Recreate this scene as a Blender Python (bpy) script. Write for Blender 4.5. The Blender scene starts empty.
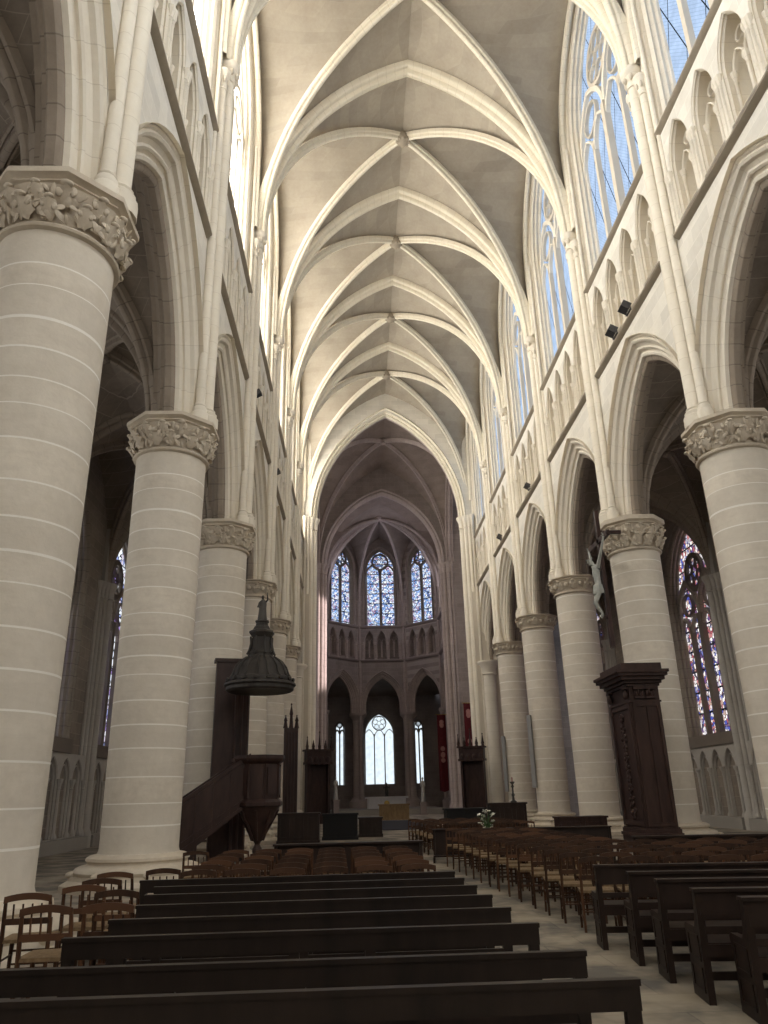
import bpy, math, random
from mathutils import Vector, Matrix
random.seed(7)
PI = math.pi
SC = bpy.context.scene
COL = SC.collection

# ------------------------------------------------------------------ camera, world, exposure
FPX, PITCH, ROLL, YAW = 751.6, .35965, -.02476, .04127
CAMX, CAMZ = -2.48, 1.6
def make_camera():
    cy, sy, cp, sp = math.cos(YAW), math.sin(YAW), math.cos(PITCH), math.sin(PITCH)
    F = Vector((sy*cp, cy*cp, sp)); R = Vector((cy, -sy, 0)); U = R.cross(F)
    c, s = math.cos(ROLL), math.sin(ROLL)
    R2 = c*R + s*U; U2 = -s*R + c*U
    cd = bpy.data.cameras.new('camera'); co = bpy.data.objects.new('camera', cd); COL.objects.link(co)
    cd.sensor_fit = 'VERTICAL'; cd.sensor_height = 36; cd.sensor_width = 27
    cd.lens = FPX/1024*36; cd.clip_start = .05; cd.clip_end = 400
    M = Matrix((R2, U2, -F)).transposed().to_4x4(); M.translation = Vector((CAMX, 0, CAMZ))
    co.matrix_world = M; SC.camera = co
make_camera()
W = bpy.data.worlds.new('world'); SC.world = W; W.use_nodes = True
W.node_tree.nodes['Background'].inputs[0].default_value = (.75, .85, 1, 1)
W.node_tree.nodes['Background'].inputs[1].default_value = .6
SC.view_settings.view_transform = 'Standard'; SC.view_settings.look = 'None'
SC.view_settings.gamma = 1; SC.view_settings.use_curve_mapping = False
SC.view_settings.exposure = 0.64
SC.cycles.max_bounces = 9; SC.cycles.diffuse_bounces = 8; SC.cycles.glossy_bounces = 2
SC.cycles.transmission_bounces = 2; SC.cycles.use_denoising = True
SC.cycles.caustics_reflective = False; SC.cycles.caustics_refractive = False
# daylight strengths of the glass: (seen nave right, nave left, unseen behind, aisles, choir, ambulatory, transept)
E_RIGHT, E_LEFT, E_BACK, E_WEST, E_AISLE, E_APSE, E_AMB, E_TRANS = .72, 6.3, 6.0, 2.4, .68, .58, .84, 1.2

# low sunlight entering by the end window of the right transept arm, striking the left crossing piers
sl = bpy.data.lights.new('sunlight through transept window', 'SPOT'); sl.energy = 36000; sl.color = (1, .86, .84)
sl.spot_size = math.radians(20); sl.spot_blend = .3; sl.shadow_soft_size = .3
so_ = bpy.data.objects.new('transept_sunlight', sl); COL.objects.link(so_); so_.location = (19, 59.5, 15)
so_.rotation_euler = (Vector((-5.4, 63.4, 14))-so_.location).to_track_quat('-Z', 'Y').to_euler()

# ------------------------------------------------------------------ materials
def new_mat(name):
    m = bpy.data.materials.new(name); m.use_nodes = True
    nt = m.node_tree; b = nt.nodes['Principled BSDF']
    return m, nt, b
def nd(nt, t, **k):
    n = nt.nodes.new(t)
    for a, v in k.items(): setattr(n, a, v)
    return n
def mth(nt, op, a, b=None, c=None):
    n = nd(nt, 'ShaderNodeMath', operation=op)
    for i, v in enumerate((a, b, c)):
        if v is None: continue
        if isinstance(v, (int, float)): n.inputs[i].default_value = v
        else: nt.links.new(v, n.inputs[i])
    return n.outputs[0]
def mix(nt, fac, a, b):
    n = nd(nt, 'ShaderNodeMix', data_type='RGBA')
    for i, v in ((0, fac), (6, a), (7, b)):
        if isinstance(v, (int, float)): n.inputs[i].default_value = v
        elif isinstance(v, tuple): n.inputs[i].default_value = (*v, 1)
        else: nt.links.new(v, n.inputs[i])
    return n.outputs[2]
def noise(nt, vec, scale, detail=3, rough=.5):
    n = nd(nt, 'ShaderNodeTexNoise'); n.inputs['Scale'].default_value = scale
    n.inputs['Detail'].default_value = detail; n.inputs['Roughness'].default_value = rough
    nt.links.new(vec, n.inputs['Vector']); return n.outputs[0]
def ramp(nt, v, lo, hi):
    n = nd(nt, 'ShaderNodeMapRange'); n.inputs[1].default_value = lo; n.inputs[2].default_value = hi
    nt.links.new(v, n.inputs[0]); return n.outputs[0]
def stone(name, col, dark, joint, mode='ashlar', period=.6, jw=.03, bw=.9, rough=.85, mott=1.0, bump=.25):
    """limestone: mottled colour, block joints by mode (drum = level rings, ashlar = coursed blocks, rib = joints across the moulding)"""
    m, nt, b = new_mat(name)
    tc = nd(nt, 'ShaderNodeTexCoord'); ob = tc.outputs['Object']
    n1 = noise(nt, ob, .9, 4); n2 = noise(nt, ob, 7, 5, .65)
    f = mth(nt, 'ADD', mth(nt, 'MULTIPLY', ramp(nt, n1, .35, .65), .55), mth(nt, 'MULTIPLY', ramp(nt, n2, .3, .7), .45))
    base = mix(nt, mth(nt, 'MULTIPLY', f, mott), dark, col)
    if mode == 'drum':
        sep = nd(nt, 'ShaderNodeSeparateXYZ'); nt.links.new(ob, sep.inputs[0])
        jt = nd(nt, 'ShaderNodeTexNoise', noise_dimensions='1D'); jt.inputs['Scale'].default_value = .9; nt.links.new(sep.outputs[2], jt.inputs['W'])
        zz = mth(nt, 'ADD', sep.outputs[2], mth(nt, 'MULTIPLY', jt.outputs[0], .55))
        q = mth(nt, 'DIVIDE', zz, period)
        fl = mth(nt, 'FLOOR', q)
        wn = nd(nt, 'ShaderNodeTexWhiteNoise', noise_dimensions='1D'); nt.links.new(fl, wn.inputs['W'])
        base = mix(nt, mth(nt, 'MULTIPLY', wn.outputs[0], .55), base, tuple(c*.78 for c in col))
        mp = nd(nt, 'ShaderNodeMapping'); mp.inputs['Scale'].default_value = (1, 1, 5); nt.links.new(ob, mp.inputs[0])
        base = mix(nt, mth(nt, 'MULTIPLY', ramp(nt, noise(nt, mp.outputs[0], 1.6, 6, .7), .48, .72), .55), base, dark)
        fr = mth(nt, 'FRACT', q)
        d = mth(nt, 'ABSOLUTE', mth(nt, 'SUBTRACT', fr, .5))
        j = mth(nt, 'GREATER_THAN', d, .5-jw/2/period)
        # upright joints between the stones of a ring
        at = mth(nt, 'ARCTAN2', sep.outputs[1], sep.outputs[0])
        qa = mth(nt, 'ADD', mth(nt, 'MULTIPLY', at, 3/(2*PI)), mth(nt, 'MULTIPLY', fl, .37))
        da = mth(nt, 'ABSOLUTE', mth(nt, 'SUBTRACT', mth(nt, 'FRACT', qa), .5))
        ja = mth(nt, 'MULTIPLY', mth(nt, 'GREATER_THAN', da, .4985), .15)
        j = mth(nt, 'MAXIMUM', j, ja)
        base = mix(nt, mth(nt, 'MULTIPLY', j, .85), base, joint)
    elif mode == 'ashlar':
        sep = nd(nt, 'ShaderNodeSeparateXYZ'); nt.links.new(ob, sep.inputs[0])
        cb = nd(nt, 'ShaderNodeCombineXYZ')
        nt.links.new(mth(nt, 'ADD', sep.outputs[0], sep.outputs[1]), cb.inputs[0]); nt.links.new(sep.outputs[2], cb.inputs[1])
        br = nd(nt, 'ShaderNodeTexBrick'); nt.links.new(cb.outputs[0], br.inputs['Vector'])
        br.inputs['Scale'].default_value = 1; br.inputs['Brick Width'].default_value = bw; br.inputs['Row Height'].default_value = period
        br.inputs['Mortar Size'].default_value = jw/2; br.inputs['Mortar Smooth'].default_value = .2
        br.inputs['Color1'].default_value = (1, 1, 1, 1); br.inputs['Color2'].default_value = (.86, .86, .86, 1)
        mu = nd(nt, 'ShaderNodeMix', data_type='RGBA', blend_type='MULTIPLY'); mu.inputs[0].default_value = 1
        nt.links.new(base, mu.inputs[6]); nt.links.new(br.outputs['Color'], mu.inputs[7])
        br.inputs['Mortar'].default_value = (1, 1, 1, 1)
        base = mix(nt, mth(nt, 'MULTIPLY', br.outputs['Fac'], .7), mu.outputs[2], joint)
    elif mode == 'rib':
        sep = nd(nt, 'ShaderNodeSeparateXYZ'); nt.links.new(tc.outputs['UV'], sep.inputs[0])
        q = mth(nt, 'DIVIDE', sep.outputs[1], period)
        wn = nd(nt, 'ShaderNodeTexWhiteNoise', noise_dimensions='1D'); nt.links.new(mth(nt, 'FLOOR', q), wn.inputs['W'])
        base = mix(nt, mth(nt, 'MULTIPLY', wn.outputs[0], .3), base, tuple(c*.85 for c in col))
        d = mth(nt, 'ABSOLUTE', mth(nt, 'SUBTRACT', mth(nt, 'FRACT', q), .5))
        j = mth(nt, 'GREATER_THAN', d, .5-jw/2/period)
        base = mix(nt, mth(nt, 'MULTIPLY', j, .7), base, joint)
    nt.links.new(base, b.inputs['Base Color'])
    b.inputs['Roughness'].default_value = rough; b.inputs['Specular IOR Level'].default_value = .2
    if bump:
        bp = nd(nt, 'ShaderNodeBump'); bp.inputs['Strength'].default_value = bump; bp.inputs['Distance'].default_value = .03
        nt.links.new(n2, bp.inputs['Height']); nt.links.new(bp.outputs[0], b.inputs['Normal'])
    return m
def wood(name, col, dark, rough=.4, scale=6, spec=.4, vary=0):
    m, nt, b = new_mat(name)
    tc = nd(nt, 'ShaderNodeTexCoord')
    mp = nd(nt, 'ShaderNodeMapping'); mp.inputs['Scale'].default_value = (1, 1, .25); nt.links.new(tc.outputs['Object'], mp.inputs[0])
    n = noise(nt, mp.outputs[0], scale, 5, .6)
    cc = mix(nt, ramp(nt, n, .3, .7), dark, col)
    if vary:
        oi = nd(nt, 'ShaderNodeObjectInfo'); cc = mix(nt, mth(nt, 'POWER', oi.outputs['Random'], 2.0), cc, tuple(min(1, x*vary) for x in col))
    nt.links.new(cc, b.inputs['Base Color'])
    b.inputs['Roughness'].default_value = rough; b.inputs['Specular IOR Level'].default_value = spec
    bp = nd(nt, 'ShaderNodeBump'); bp.inputs['Strength'].default_value = .15; bp.inputs['Distance'].default_value = .01
    nt.links.new(n, bp.inputs['Height']); nt.links.new(bp.outputs[0], b.inputs['Normal'])
    return m
def plain(name, col, rough=.6, metal=0, var=.25, scale=12):
    m, nt, b = new_mat(name)
    tc = nd(nt, 'ShaderNodeTexCoord'); n = noise(nt, tc.outputs['Object'], scale, 3)
    nt.links.new(mix(nt, n, tuple(c*(1-var) for c in col), tuple(min(1, c*(1+var)) for c in col)), b.inputs['Base Color'])
    b.inputs['Roughness'].default_value = rough; b.inputs['Metallic'].default_value = metal
    return m
def lead_glass(name, col, strength, sx=.6, sz=1.9, lead=.035, fine=.12, lines=True):
    """pale leaded glass lit by the sky behind it: fine diamond quarries and stout diamond bars, along UV metres"""
    m, nt, b = new_mat(name); nt.nodes.remove(b)
    out = nt.nodes['Material Output']
    tc = nd(nt, 'ShaderNodeTexCoord'); sep = nd(nt, 'ShaderNodeSeparateXYZ'); nt.links.new(tc.outputs['UV'], sep.inputs[0])
    u, v = sep.outputs[0], sep.outputs[1]
    def diag(sx, sz, w):
        o = None
        for sg in (1, -1):
            q = mth(nt, 'ADD', mth(nt, 'DIVIDE', u, sx), mth(nt, 'MULTIPLY', mth(nt, 'DIVIDE', v, sz), sg))
            d = mth(nt, 'ABSOLUTE', mth(nt, 'SUBTRACT', mth(nt, 'FRACT', q), .5))
            g = mth(nt, 'GREATER_THAN', d, .5-w/2)
            o = g if o is None else mth(nt, 'MAXIMUM', o, g)
        return o
    n = noise(nt, tc.outputs['UV'], 2.2, 3)
    c = mix(nt, ramp(nt, n, .35, .65), tuple(x*.8 for x in col), col)
    c = mix(nt, mth(nt, 'MULTIPLY', diag(fine, fine*1.2, .18), .45), c, tuple(x*.45 for x in col))
    if lines: c = mix(nt, diag(sx*2, sz*2, lead), c, (.02, .025, .03))
    em = nd(nt, 'ShaderNodeEmission'); em.inputs['Strength'].default_value = strength
    nt.links.new(c, em.inputs['Color']); nt.links.new(em.outputs[0], out.inputs[0])
    return m
def stained_glass(name, strength, cols, cell=5.0, panel=.9):
    m, nt, b = new_mat(name); nt.nodes.remove(b)
    out = nt.nodes['Material Output']
    tc = nd(nt, 'ShaderNodeTexCoord'); uv = tc.outputs['UV']
    v1 = nd(nt, 'ShaderNodeTexVoronoi'); v1.inputs['Scale'].default_value = cell; nt.links.new(uv, v1.inputs['Vector'])
    v2 = nd(nt, 'ShaderNodeTexVoronoi', feature='DISTANCE_TO_EDGE'); v2.inputs['Scale'].default_value = cell; nt.links.new(uv, v2.inputs['Vector'])
    sp = nd(nt, 'ShaderNodeSeparateColor'); nt.links.new(v1.outputs['Color'], sp.inputs[0])
    cr = nd(nt, 'ShaderNodeValToRGB'); cr.color_ramp.interpolation = 'CONSTANT'
    els = cr.color_ramp.elements
    while len(els) < len(cols): els.new(.5)
    for i, c in enumerate(cols):
        els[i].position = i/len(cols); els[i].color = (*c, 1)
    nt.links.new(sp.outputs[0], cr.inputs[0])
    sep = nd(nt, 'ShaderNodeSeparateXYZ'); nt.links.new(uv, sep.inputs[0])
    bar = mth(nt, 'GREATER_THAN', mth(nt, 'ABSOLUTE', mth(nt, 'SUBTRACT', mth(nt, 'FRACT', mth(nt, 'DIVIDE', sep.outputs[1], panel)), .5)), .46)
    edge = mth(nt, 'LESS_THAN', v2.outputs['Distance'], .06)
    c = mix(nt, mth(nt, 'MAXIMUM', bar, edge), cr.outputs[0], (.01, .01, .015))
    em = nd(nt, 'ShaderNodeEmission'); em.inputs['Strength'].default_value = strength
    nt.links.new(c, em.inputs['Color']); nt.links.new(em.outputs[0], out.inputs[0])
    return m
def glow(name, col, s):
    m, nt, b = new_mat(name); nt.nodes.remove(b)
    em = nd(nt, 'ShaderNodeEmission'); em.inputs[0].default_value = (*col, 1); em.inputs[1].default_value = s
    nt.links.new(em.outputs[0], nt.nodes['Material Output'].inputs[0]); return m

M = {}
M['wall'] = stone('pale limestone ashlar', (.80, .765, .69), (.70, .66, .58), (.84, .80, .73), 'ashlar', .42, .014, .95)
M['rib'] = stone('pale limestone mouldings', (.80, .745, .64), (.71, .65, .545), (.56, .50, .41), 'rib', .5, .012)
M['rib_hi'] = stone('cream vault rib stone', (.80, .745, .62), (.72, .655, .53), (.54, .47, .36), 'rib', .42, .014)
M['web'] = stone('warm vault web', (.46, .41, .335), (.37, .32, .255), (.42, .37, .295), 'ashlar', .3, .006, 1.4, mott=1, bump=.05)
M['drum'] = stone('grey limestone drums with white joints', (.80, .735, .63), (.60, .54, .45), (.90, .87, .81), 'drum', .47, .026)
M['cap'] = stone('carved capital limestone', (.68, .61, .50), (.50, .43, .34), (.5, .45, .36), 'plain', bump=.3)
M['string'] = stone('weathered string course', (.36, .31, .24), (.27, .23, .18), (.3, .26, .2), 'plain')
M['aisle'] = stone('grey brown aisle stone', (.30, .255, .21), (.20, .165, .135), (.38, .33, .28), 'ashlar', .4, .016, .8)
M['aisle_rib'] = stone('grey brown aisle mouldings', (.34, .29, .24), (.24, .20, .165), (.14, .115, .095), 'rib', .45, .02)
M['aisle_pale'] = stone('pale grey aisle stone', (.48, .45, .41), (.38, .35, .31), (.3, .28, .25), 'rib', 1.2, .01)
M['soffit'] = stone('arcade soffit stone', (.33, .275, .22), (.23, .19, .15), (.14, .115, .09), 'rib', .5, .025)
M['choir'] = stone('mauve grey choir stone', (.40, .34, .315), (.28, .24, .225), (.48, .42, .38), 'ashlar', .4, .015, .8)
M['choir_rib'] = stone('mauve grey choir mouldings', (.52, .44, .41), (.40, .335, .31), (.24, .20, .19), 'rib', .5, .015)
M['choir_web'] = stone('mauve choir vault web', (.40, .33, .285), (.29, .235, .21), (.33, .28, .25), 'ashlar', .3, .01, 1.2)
M['pew'] = wood('near black pew oak', (.026, .017, .013), (.011, .0075, .006), .42, 5, .3)
M['pew_r'] = wood('dark brown pew oak', (.034, .020, .015), (.015, .009, .007), .45, 5, .25)
M['chair'] = wood('brown chair wood', (.058, .027, .014), (.018, .009, .005), .5, 9, .25, 1.9)
M['rush'] = wood('straw rush seat', (.26, .18, .10), (.15, .10, .055), .7, 30, .2)
M['oak'] = wood('dark carved oak', (.058, .031, .026), (.022, .011, .009), .45, 6, .3)
M['oak_grey'] = wood('dusty dark oak', (.065, .058, .052), (.025, .021, .019), .55, 6, .25)
M['black'] = plain('black lacquer', (.006, .0055, .006), .8)
M['marble'] = plain('white altar marble', (.72, .72, .76), .4, 0, .08, 4)
M['gold'] = plain('gilt emblem', (.55, .38, .12), .35, .8)
M['altar_wood'] = wood('honey altar wood', (.30, .20, .09), (.17, .10, .045), .5, 8)
M['red'] = plain('crimson banner cloth', (.10, .006, .010), .9, 0, .3, 3)
M['banner_trim'] = plain('pale banner figure', (.42, .2, .18), .9)
M['statue'] = plain('grey plaster figure', (.36, .37, .34), .6, 0, .3, 9)
M['bronze'] = plain('dull bronze figure', (.06, .055, .05), .45, .3)
M['grey_metal'] = plain('pale grey loudspeaker', (.33, .33, .33), .5, .2, .05)
M['dark_metal'] = plain('dark spotlight metal', (.06, .06, .065), .5, .3)
M['white'] = plain('white petals', (.78, .78, .70), .7)
M['leaf'] = plain('green leaves', (.07, .13, .05), .7)
M['vase'] = plain('clay vase', (.20, .17, .14), .5)
M['carpet'] = plain('dark blue carpet', (.020, .022, .035), .95)
M['skin'] = plain('white statue stone', (.5, .49, .46), .7)

BLUE = (.55, .72, 1.0)
G_R = lead_glass('pale blue leaded glass', BLUE, E_RIGHT)
G_L = lead_glass('sunlit pale leaded glass', (1, .95, .86), E_LEFT)
G_B = lead_glass('pale leaded glass of the west bays', (.86, .92, 1), E_BACK)
G_W = lead_glass('west window glass', (1, .96, .9), E_WEST)
SG = [(.08, .10, .42), (.75, .70, .74), (.38, .10, .12), (.92, .88, .84), (.16, .18, .45), (.5, .34, .28), (.16, .08, .2), (.85, .8, .78), (.5, .2, .2), (.45, .42, .5), (.8, .72, .7), (.06, .05, .1)]
G_AR = stained_glass('red and blue figured glass', E_AISLE*1.25, SG, 6.5, .95)
G_AL = stained_glass('violet and pale figured glass', E_AISLE*1.4, [(.7, .75, .85), (.3, .2, .5), (.85, .88, .92), (.8, .85, .9), (.25, .3, .55), (.55, .5, .6)], 4, .8)
G_AP = stained_glass('blue and rose figured glass', E_APSE*1.35, [(.30, .48, .9), (.78, .84, .98), (.10, .15, .35), (.50, .68, 1), (.60, .45, .62), (.9, .95, 1), (.2, .34, .7), (.42, .3, .45), (.62, .75, .98), (.8, .85, 1)], 5, 1.1)
G_AN = lead_glass('clear aisle glass of the west bays', (1, .97, .92), 1.6)
G_APH = lead_glass('choir side glass', (.95, .9, 1), 2.0)
G_AMB = lead_glass('white blue chapel glass', (.80, .92, 1), E_AMB, .4, .5, .05, .2, False)
G_T = glow('transept daylight glass', (1, .93, .93), E_TRANS)

# ------------------------------------------------------------------ mesh helpers
class MB:
    def __init__(s): s.v = []; s.f = []; s.uv = []
    def add(s, vs, fs, uvs=None):
        o = len(s.v); s.v += [tuple(p) for p in vs]
        for i, f in enumerate(fs):
            s.f.append(tuple(o+k for k in f))
            s.uv.append(uvs[i] if uvs else None)
    def grid(s, rows, closed=False, uvrows=None):
        n = len(rows[0]); vs = [p for r in rows for p in r]; fs = []; uv = []
        for i in range(len(rows)-1):
            for j in range(n if closed else n-1):
                k = (j+1) % n
                fs.append((i*n+j, i*n+k, (i+1)*n+k, (i+1)*n+j))
                if uvrows:
                    a, b = uvrows[i], uvrows[i+1]
                    uv.append((a[j], a[k], b[k], b[j]))
        s.add(vs, fs, uv if uvrows else None)
    def box(s, x0, x1, y0, y1, z0, z1, T=None):
        vs = [Vector((x, y, z)) for z in (z0, z1) for y in (y0, y1) for x in (x0, x1)]
        if T: vs = [T(v) if callable(T) else T @ v for v in vs]
        s.add(vs, [(0, 2, 3, 1), (4, 5, 7, 6), (0, 1, 5, 4), (2, 6, 7, 3), (0, 4, 6, 2), (1, 3, 7, 5)])
    def prism(s, pts, a, b, fn):
        """extrude 2D outline pts from a to b; fn(p, w) -> 3D"""
        n = len(pts); vs = [fn(p, a) for p in pts]+[fn(p, b) for p in pts]
        fs = [tuple(range(n))[::-1], tuple(range(n, 2*n))]+[(i, (i+1) % n, n+(i+1) % n, n+i) for i in range(n)]
        s.add(vs, fs)
    def lathe(s, prof, c=(0, 0, 0), n=24, T=None, squash=None, rot=0):
        rows = []
        for r, z in prof:
            row = []
            for k in range(n):
                a = 2*PI*k/n+rot
                p = Vector((c[0]+r*math.cos(a), c[1]+r*math.sin(a), c[2]+z))
                row.append(T @ p if T else p)
            rows.append(row)
        L = 0; uvr = []
        for i, (r, z) in enumerate(prof):
            if i: L += math.hypot(r-prof[i-1][0], z-prof[i-1][1])
            uvr.append([(k/n, L) for k in range(n)])
        s.grid(rows, True, uvr)
        o = len(s.v)
        if prof[0][0] > 1e-4: s.add(rows[0], [tuple(range(n))[::-1]])
        if prof[-1][0] > 1e-4: s.add(rows[-1], [tuple(range(n))])
    def tube(s, pts, r, n=8, caps=True):
        pts = [Vector(p) for p in pts]; rs = r if isinstance(r, (list, tuple)) else [r]*len(pts)
        rows = []; uvr = []; L = 0; up = None
        for i, p in enumerate(pts):
            t = (pts[min(i+1, len(pts)-1)]-pts[max(i-1, 0)]).normalized()
            if up is None: up = Vector((0, 0, 1)) if abs(t.z) < .9 else Vector((1, 0, 0))
            a = t.cross(up).normalized(); b = a.cross(t).normalized(); up = b
            if i: L += (p-pts[i-1]).length
            rows.append([p+rs[i]*(math.cos(2*PI*k/n)*a+math.sin(2*PI*k/n)*b) for k in range(n)])
            uvr.append([(k/n, L) for k in range(n)])
        s.grid(rows, True, uvr)
        if caps: s.add(rows[0], [tuple(range(n))]); s.add(rows[-1], [tuple(range(n))[::-1]])
    def blob(s, c, r, T=None, n=8, m=5):
        rows = []
        for i in range(m+1):
            th = PI*i/m
            rows.append([Vector((c[0]+r[0]*math.sin(th)*math.cos(2*PI*k/n), c[1]+r[1]*math.sin(th)*math.sin(2*PI*k/n), c[2]+r[2]*math.cos(th))) for k in range(n)])
        if T: rows = [[T @ p for p in r_] for r_ in rows]
        s.grid(rows, True)
    def build(s, name, mat, parent=None, smooth=40, loc=None):
        me = bpy.data.meshes.new(name)
        me.from_pydata([tuple(v) for v in s.v], [], s.f)
        if any(u for u in s.uv):
            ul = me.uv_layers.new(name='UVMap'); k = 0
            buf = [0.0]*(2*len(ul.data))
            for f, u in zip(s.f, s.uv):
                for j in range(len(f)):
                    if u: buf[2*k] = u[j][0]; buf[2*k+1] = u[j][1]
                    k += 1
            ul.data.foreach_set('uv', buf)
        if smooth:
            me.shade_smooth(); me.set_sharp_from_angle(angle=math.radians(smooth))
        me.materials.append(mat if not isinstance(mat, str) else M[mat])
        o = bpy.data.objects.new(name, me); COL.objects.link(o)
        if parent: o.parent = parent
        if loc: o.location = loc
        return o
def tag(o, label=None, cat=None, group=None, kind=None):
    if label: o['label'] = label
    if cat: o['category'] = cat
    if group: o['group'] = group
    if kind: o['kind'] = kind
    return o
def empty(name, loc=(0, 0, 0), rz=0, parent=None):
    o = bpy.data.objects.new(name, None); COL.objects.link(o); o.location = loc; o.rotation_euler = (0, 0, rz)
    o.empty_display_size = .2
    if parent: o.parent = parent
    return o
def dup(root, loc, rz=None, label=None, group=None):
    r = root.copy(); COL.objects.link(r); r.location = loc
    if rz is not None: r.rotation_euler = (0, 0, rz)
    if label: r['label'] = label
    if group: r['group'] = group
    for ch in list(root.children):
        c = ch.copy(); COL.objects.link(c); c.parent = r
        for g in list(ch.children):
            d = g.copy(); COL.objects.link(d); d.parent = c
    return r
def inst(o, loc, parent):
    c = o.copy(); COL.objects.link(c); c.parent = parent; c.location = loc; return c

# pointed arch: half path and full path at offset o outside the intrados
def arch_half(a, b, o=0, n=10):
    """points from springing (x=a+o) up to the apex x=0"""
    if b < a:
        return [((a+o)*math.cos(PI/2*i/n), (b+o)*math.sin(PI/2*i/n)) for i in range(n+1)]
    R = (a*a+b*b)/(2*a); c = a-R; th = math.acos(max(-1, min(1, -c/(R+o))))
    return [(c+(R+o)*math.cos(th*i/n), (R+o)*math.sin(th*i/n)) for i in range(n+1)]
def arch_full(a, b, o, zs, zb=None, n=10):
    h = arch_half(a, b, o, n)
    right = [(x, zs+z) for x, z in h]
    if zb is not None: right = [(a+o, zb)]+right
    left = [(-x, z) for x, z in right[:-1]][::-1]
    return right+left
def sweep_arch(mb, fr, uc, a, b, zs, sec, zb=None, n=10, closed=False):
    """sweep a section [(offset, depth)] round a pointed arch standing in frame fr(u, d, z)"""
    cols = []
    for o, d in sec:
        cols.append([fr(uc+x, d, z) for x, z in arch_full(a, b, o, zs, zb, n)])
    base = arch_full(a, b, 0, zs, zb, n); Ls = [0]
    for i in range(1, len(base)): Ls.append(Ls[-1]+math.dist(base[i], base[i-1]))
    rows = [[c[i] for c in cols] for i in range(len(base))]
    W_ = [0]
    for j in range(1, len(sec)): W_.append(W_[-1]+math.dist(sec[j], sec[j-1]))
    uvr = [[(w, l) for w in W_] for l in Ls]
    mb.grid(rows, closed, uvr)
def bar_arch(mb, fr, uc, a, b, zs, w, d0, d1, zb=None, n=8):
    sweep_arch(mb, fr, uc, a, b, zs, [(0, d0+.03), (w*.3, d0), (w*.7, d0), (w, d0+.03), (w, d1), (0, d1), (0, d0+.03)], zb, n)
def ring(mb, fr, uc, zc, r, w, d0, d1, n=20):
    rows = []
    for k in range(n+1):
        a = 2*PI*k/n; c, s = math.cos(a), math.sin(a)
        rows.append([fr(uc+c*q, d, zc+s*q) for q, d in ((r-w, d0+.03), (r-w/2, d0), (r, d0+.03), (r, d1), (r-w, d1), (r-w, d0+.03))])
    mb.grid(rows)
def fbox(mb, fr, u0, u1, d0, d1, z0, z1):
    mb.box(u0, u1, d0, d1, z0, z1, lambda v: fr(v.x, v.y, v.z))
def panel(mb, fr, u0, u1, z0, z1, holes, d=0):
    """flat wall face u0..u1, z0..z1 at depth d with arched holes (uc, a, b, zs, zb)"""
    def q(ua, ub, za, zb_, zc=None, zd=None):
        if ub-ua < 1e-5: return
        p = [(ua, za), (ub, zb_), (ub, zd if zd is not None else z1), (ua, zc if zc is not None else z1)]
        mb.add([fr(x, d, z) for x, z in p], [(0, 1, 2, 3)], [tuple(p)])
    cur = u0
    for uc, a, b, zs, zb in sorted(holes):
        q(cur, uc-a, z0, z0)
        if zb > z0+1e-4: q(uc-a, uc+a, z0, z0, zb, zb)
        pts = sorted(arch_full(a, b, 0, zs, None, 10))
        for (xa, za), (xb, zb_) in zip(pts, pts[1:]): q(uc+xa, uc+xb, za, zb_)
        cur = uc+a
    q(cur, u1, z0, z0)
def glass_pane(name, fr, uc, a, b, zs, sill, d, mat, parent):
    mb = MB(); pts = [(uc-a, sill), (uc+a, sill)]+[(uc+x, z) for x, z in arch_full(a, b, 0, zs, None, 8)]
    mb.add([fr(u, d, z) for u, z in pts], [tuple(range(len(pts)))], [tuple(pts)])
    return mb.build(name, mat, parent, 0)

# frames: u along the wall, d outward depth, z up
def fr_side(sg, X, y0):      # nave style side wall; u runs along +Y
    return lambda u, d, z: Vector((sg*(X+d), y0+u, z))
def fr_dir(cx, cy, phi):     # face whose outward normal points at angle phi from +Y toward +X
    s, c = math.sin(phi), math.cos(phi)
    return lambda u, d, z: Vector((cx+d*s+u*c, cy+d*c-u*s, z))

# ------------------------------------------------------------------ levels and plan
L = 7.206; XW = 6.3; XC = 6.85; RC = .80
Y1 = 16.56
def rowY(k): return Y1+(k-1)*L
ROW0, ROWN = -3, 6            # bays from row -3 to row 6
Z_AB, Z_L1, Z_SILL, Z_SP = 10.0, 15.45, 19.05, 22.1
XA = 13.0                     # outer aisle wall

# ------------------------------------------------------------------ floor
mb = MB(); mb.box(-21, 21, -15, 95, -.3, 0)
m, nt, b = new_mat('worn floor flagstones')
tc = nd(nt, 'ShaderNodeTexCoord'); ob = tc.outputs['Object']
br = nd(nt, 'ShaderNodeTexBrick'); nt.links.new(ob, br.inputs['Vector']); br.inputs['Scale'].default_value = 1
br.inputs['Brick Width'].default_value = .9; br.inputs['Row Height'].default_value = .55; br.inputs['Mortar Size'].default_value = .008
br.inputs['Color1'].default_value = (.24, .205, .155, 1); br.inputs['Color2'].default_value = (.12, .105, .09, 1); br.inputs['Mortar'].default_value = (.07, .06, .05, 1)
n1 = noise(nt, ob, 1.1, 4, .6)
c1 = mix(nt, ramp(nt, n1, .42, .58), (.09, .085, .08), (.42, .355, .265))
c2 = mix(nt, .5, br.outputs['Color'], c1)
nt.links.new(c2, b.inputs['Base Color']); nt.links.new(ramp(nt, n1, 1.2, .2), b.inputs['Roughness'])
b.inputs['Roughness'].default_value = .5
tag(mb.build('floor', m, None, 0), 'worn grey and beige flagstone floor under the pews', 'floor', None, 'structure')

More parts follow.
